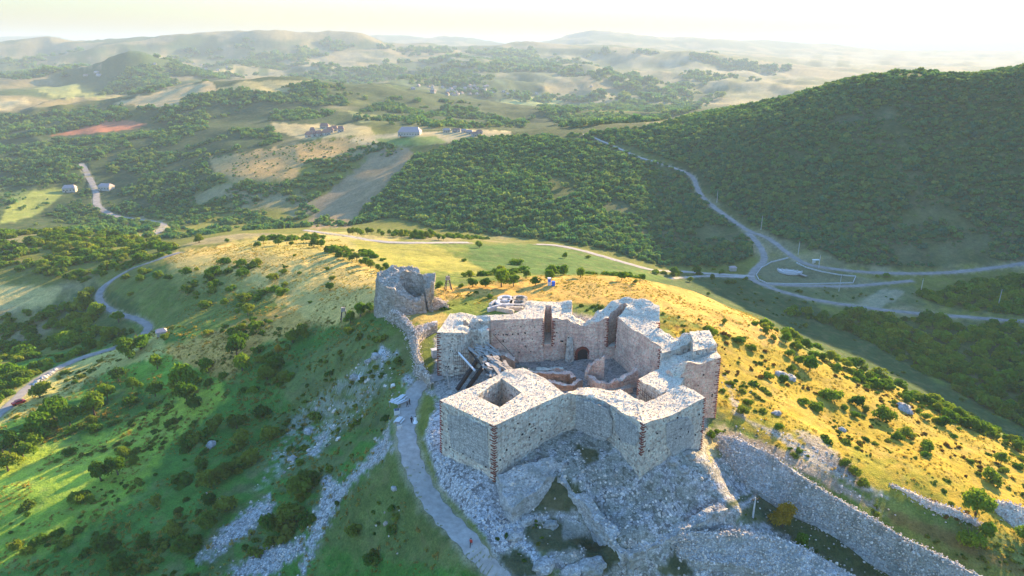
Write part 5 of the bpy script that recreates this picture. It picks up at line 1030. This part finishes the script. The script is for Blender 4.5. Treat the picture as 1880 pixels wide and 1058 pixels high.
for i, (a, b, w) in enumerate(((742,600,1.5),(799,655,1.8),(799,604,1.2))):
    q = G(a, b, 60); t = thing('storage_hut', ['small white block hut below the tall ruin', 'white walled hut left of the rear tower, half hidden', 'white wall stub touching the rear left tower'][i], 'hut', tuple(q), .4)
    MB().box((0, 0, 1), (w, w * .8, 2.2)).build('wall', M['concrete'], t); MB().box((0, 0, 2.2), (w + .3, w * .8 + .3, .2)).build('roof', M['concrete'], t)
# vehicles and boulders on the lower road
q = G(35, 742, 120); t = thing('parked_car', 'small red car on the road at the far left', 'car', tuple(q + Vector((0, 0, .1))), .9)
body = MB(); sec = [(-2.0, .35, .75), (-1.9, .3, .95), (-1.2, .3, 1.0), (-.7, .3, 1.42), (.7, .3, 1.45), (1.2, .3, 1.0), (1.9, .3, .85), (2.05, .4, .6)]
for (x, z0, z1) in sec: body.v += [Vector((x, -.8, z0)), Vector((x, -.8 + (.12 if z1 > 1.1 else 0), z1)), Vector((x, .8 - (.12 if z1 > 1.1 else 0), z1)), Vector((x, .8, z0))]
for i in range(7): body.f += [(4 * i + j, 4 * i + (j + 1) % 4, 4 * i + 4 + (j + 1) % 4, 4 * i + 4 + j) for j in range(4)]
body.f += [(0, 1, 2, 3), (31, 30, 29, 28)]; body.build('body', M['red_paint'], t)
MB().box((0, 0, 1.22), (1.75, 1.52, .3)).build('window_band', M['glass'], t)
for sx in (-1.25, 1.25):
    for sy in (-.78, .78): MB().cone((sx, sy - .1, .32), (sx, sy + .1, .32), .32, .32, 12).build('wheel', M['rubber'], t)
def boulder(px, py, w, lb, m='rock', group=None, hgt=.6, dm=60):
    q = G(px, py, dm); b = bmesh.new(); bmesh.ops.create_icosphere(b, subdivisions=3, radius=1); s = random.random() * 50; wd = w / FPX * math.hypot(q.y, 80 - q.z) * .5
    for v in b.verts:
        c = v.co; k = 1 + .5 * float(fbm(c.x * 1.6 + s, c.y * 1.6 + c.z * 1.3, 3, 2)); v.co = Vector((c.x * k * wd, c.y * k * wd * .8, c.z * k * wd * hgt))
    me = bpy.data.meshes.new('boulder'); b.to_mesh(me); b.free(); o = link('boulder', me, M[m], None, lb, 'boulder', group, None, tuple(q)); o.rotation_euler.z = s
for i, (a, b, w) in enumerate(((80,695,14),(88,690,12),(95,685,12),(102,680,10),(73,702,16),(66,706,12))): boulder(a, b, w, f'pale boulder, {ordw(i)} of the heap beside the road at the left', group='boulders heaped beside the left road', dm=120)
for i, (a, b, w, lb) in enumerate(((1660,753,34,'long pale boulder on the crest of the sunny slope'),(1435,690,30,'pale rock above the brown bushes on the right slope'),(1452,696,22,'small pale rock right of a larger one on the right slope'),(388,818,20,'lone pale rock in the dark bushes at left'),(566,793,20,'pale rock on the shaded slope, left of centre'),(538,843,18,'small pale rock lower on the shaded slope'),
    (725,897,14,'white rock alone in the grass left of the path'),(945,985,34,'large cracked white rock right of the path'),(1000,1040,44,'largest white rock near the bottom edge'),(1085,1040,50,'tall white slanting rock near the bottom edge'),(965,955,30,'flat white rock below the tower footing'),(1012,965,26,'pale flat rock in the dark hollow'),(1050,1050,36,'white rock between two larger ones at the bottom edge'),
    (1232,846,26,'sunlit pale rock at the foot of the front right tower'),(1268,835,24,'sunlit pale rock heap beside the tower corner'),(1255,862,22,'broken pale rock on the rubble slope'),(1425,760,20,'low pale rock at the path right of the keep'),(1545,790,16,'small white rock in the golden grass'),(650,694,22,'pale rock in dark scrub above the slope'),(690,655,20,'pale rock beneath the tall ruin'),(676,664,16,'narrow pale rock beneath the tall ruin'))): boulder(a, b, w, lb)

# ------------------------------------------------------------------ people
def person(px, py, rz, label, top, legs, stride=.25, dress=False, lift=0.0):
    q = G(px, py, 60); t = thing('person', label, 'person', (q.x, q.y, q.z + .05 + lift), rz)
    J = [(0, 0, .95), (0, 0, 1.2), (0, 0, 1.42), (0, .01, 1.5), (0, .02, 1.62), (0, .02, 1.74)]; Rr = [.14, .13, .15, .06, .10, .08]; E_ = [(0, 1), (1, 2), (2, 3), (3, 4), (4, 5)]
    for s in (-1, 1):
        k = len(J); st = stride * s
        J += [(s * .10, 0, .9), (s * .11, st * .55, .5), (s * .11, st * .9, .09), (s * .12, st * .9 + .16, .04)]; Rr += [.10, .065, .045, .04]; E_ += [(0, k), (k, k + 1), (k + 1, k + 2), (k + 2, k + 3)]
        k = len(J); J += [(s * .19, 0, 1.38), (s * .24, -st * .3, 1.12), (s * .25, -st * .6 + .08, .88), (s * .25, -st * .6 + .11, .80)]; Rr += [.06, .045, .032, .03]; E_ += [(2, k), (k, k + 1), (k + 1, k + 2), (k + 2, k + 3)]
        for fi, (fx, ln) in enumerate(((-.03, .08), (-.01, .09), (.01, .085), (.03, .07))): J.append((s * (.25 + fx), -st * .6 + .13, .80 - ln)); Rr.append(.009); E_.append((k + 3, len(J) - 1))
        J.append((s * .22, -st * .6 + .17, .78)); Rr.append(.01); E_.append((k + 2, len(J) - 1))
    me = bpy.data.meshes.new('body'); me.from_pydata(J, E_, []); o = link('body', me, None, t)
    md = o.modifiers.new('skin', 'SKIN'); md.use_smooth_shade = True
    for i, r_ in enumerate(Rr): me.skin_vertices[0].data[i].radius = (r_, r_)
    me.skin_vertices[0].data[0].use_root = True; s2 = o.modifiers.new('sub', 'SUBSURF'); s2.levels = 1; s2.render_levels = 1; me.materials.append(M['skin'])
    MB().lathe([(.05, 1.49), (.17, 1.44), (.20, 1.34), (.175, 1.12), (.19, .92), (.17, .9)], k=14).build('shirt', M[top], t, True)
    for s in (-1, 1):
        mb = MB(); mb.cone((s * .19, 0, 1.42), (s * .245, -stride * s * .3, 1.12), .085, .065, 8); mb.cone((s * .245, -stride * s * .3, 1.12), (s * .25, -stride * s * .55 + .07, .92), .065, .05, 8); mb.build('sleeve', M[top], t, True)
        if not dress:
            mb = MB(); mb.cone((s * .09, 0, .96), (s * .11, stride * s * .55, .5), .125, .085, 9); mb.cone((s * .11, stride * s * .55, .5), (s * .11, stride * s * .9, .08), .085, .06, 9); mb.build('trouser_leg', M[legs], t, True)
            MB().box((s * .11, stride * s * .9 + .06, .05), (.1, .27, .1)).build('shoe', M['black_cloth'], t)
    if dress: MB().lathe([(.17, 1.1), (.24, .9), (.4, .5), (.62, .03)], k=16).build('skirt', M[legs], t, True)
    MB().lathe([(.02, 1.80), (.075, 1.785), (.11, 1.72), (.112, 1.64), (.09, 1.60)], (0, -.005, 0), 12).build('hair', M['hair'], t, True)
person(756, 777, .4, 'person in dark clothes standing with a companion in white on the path', 'black_cloth', 'black_cloth')
person(763, 777, .2, 'person in a wide white dress on the path', 'white_cloth', 'white_cloth', dress=True)
person(748, 748, 2.0, 'person in black on the upper path, left of the two near the board shelter', 'black_cloth', 'black_cloth'); person(752, 744, 1.4, 'person in dark clothes on the upper path, right of the two near the board shelter', 'black_cloth', 'timber_hole_dark')
person(865, 1003, 3.0, 'person in a red top walking alone down the lower path', 'red_cloth', 'black_cloth', .4)
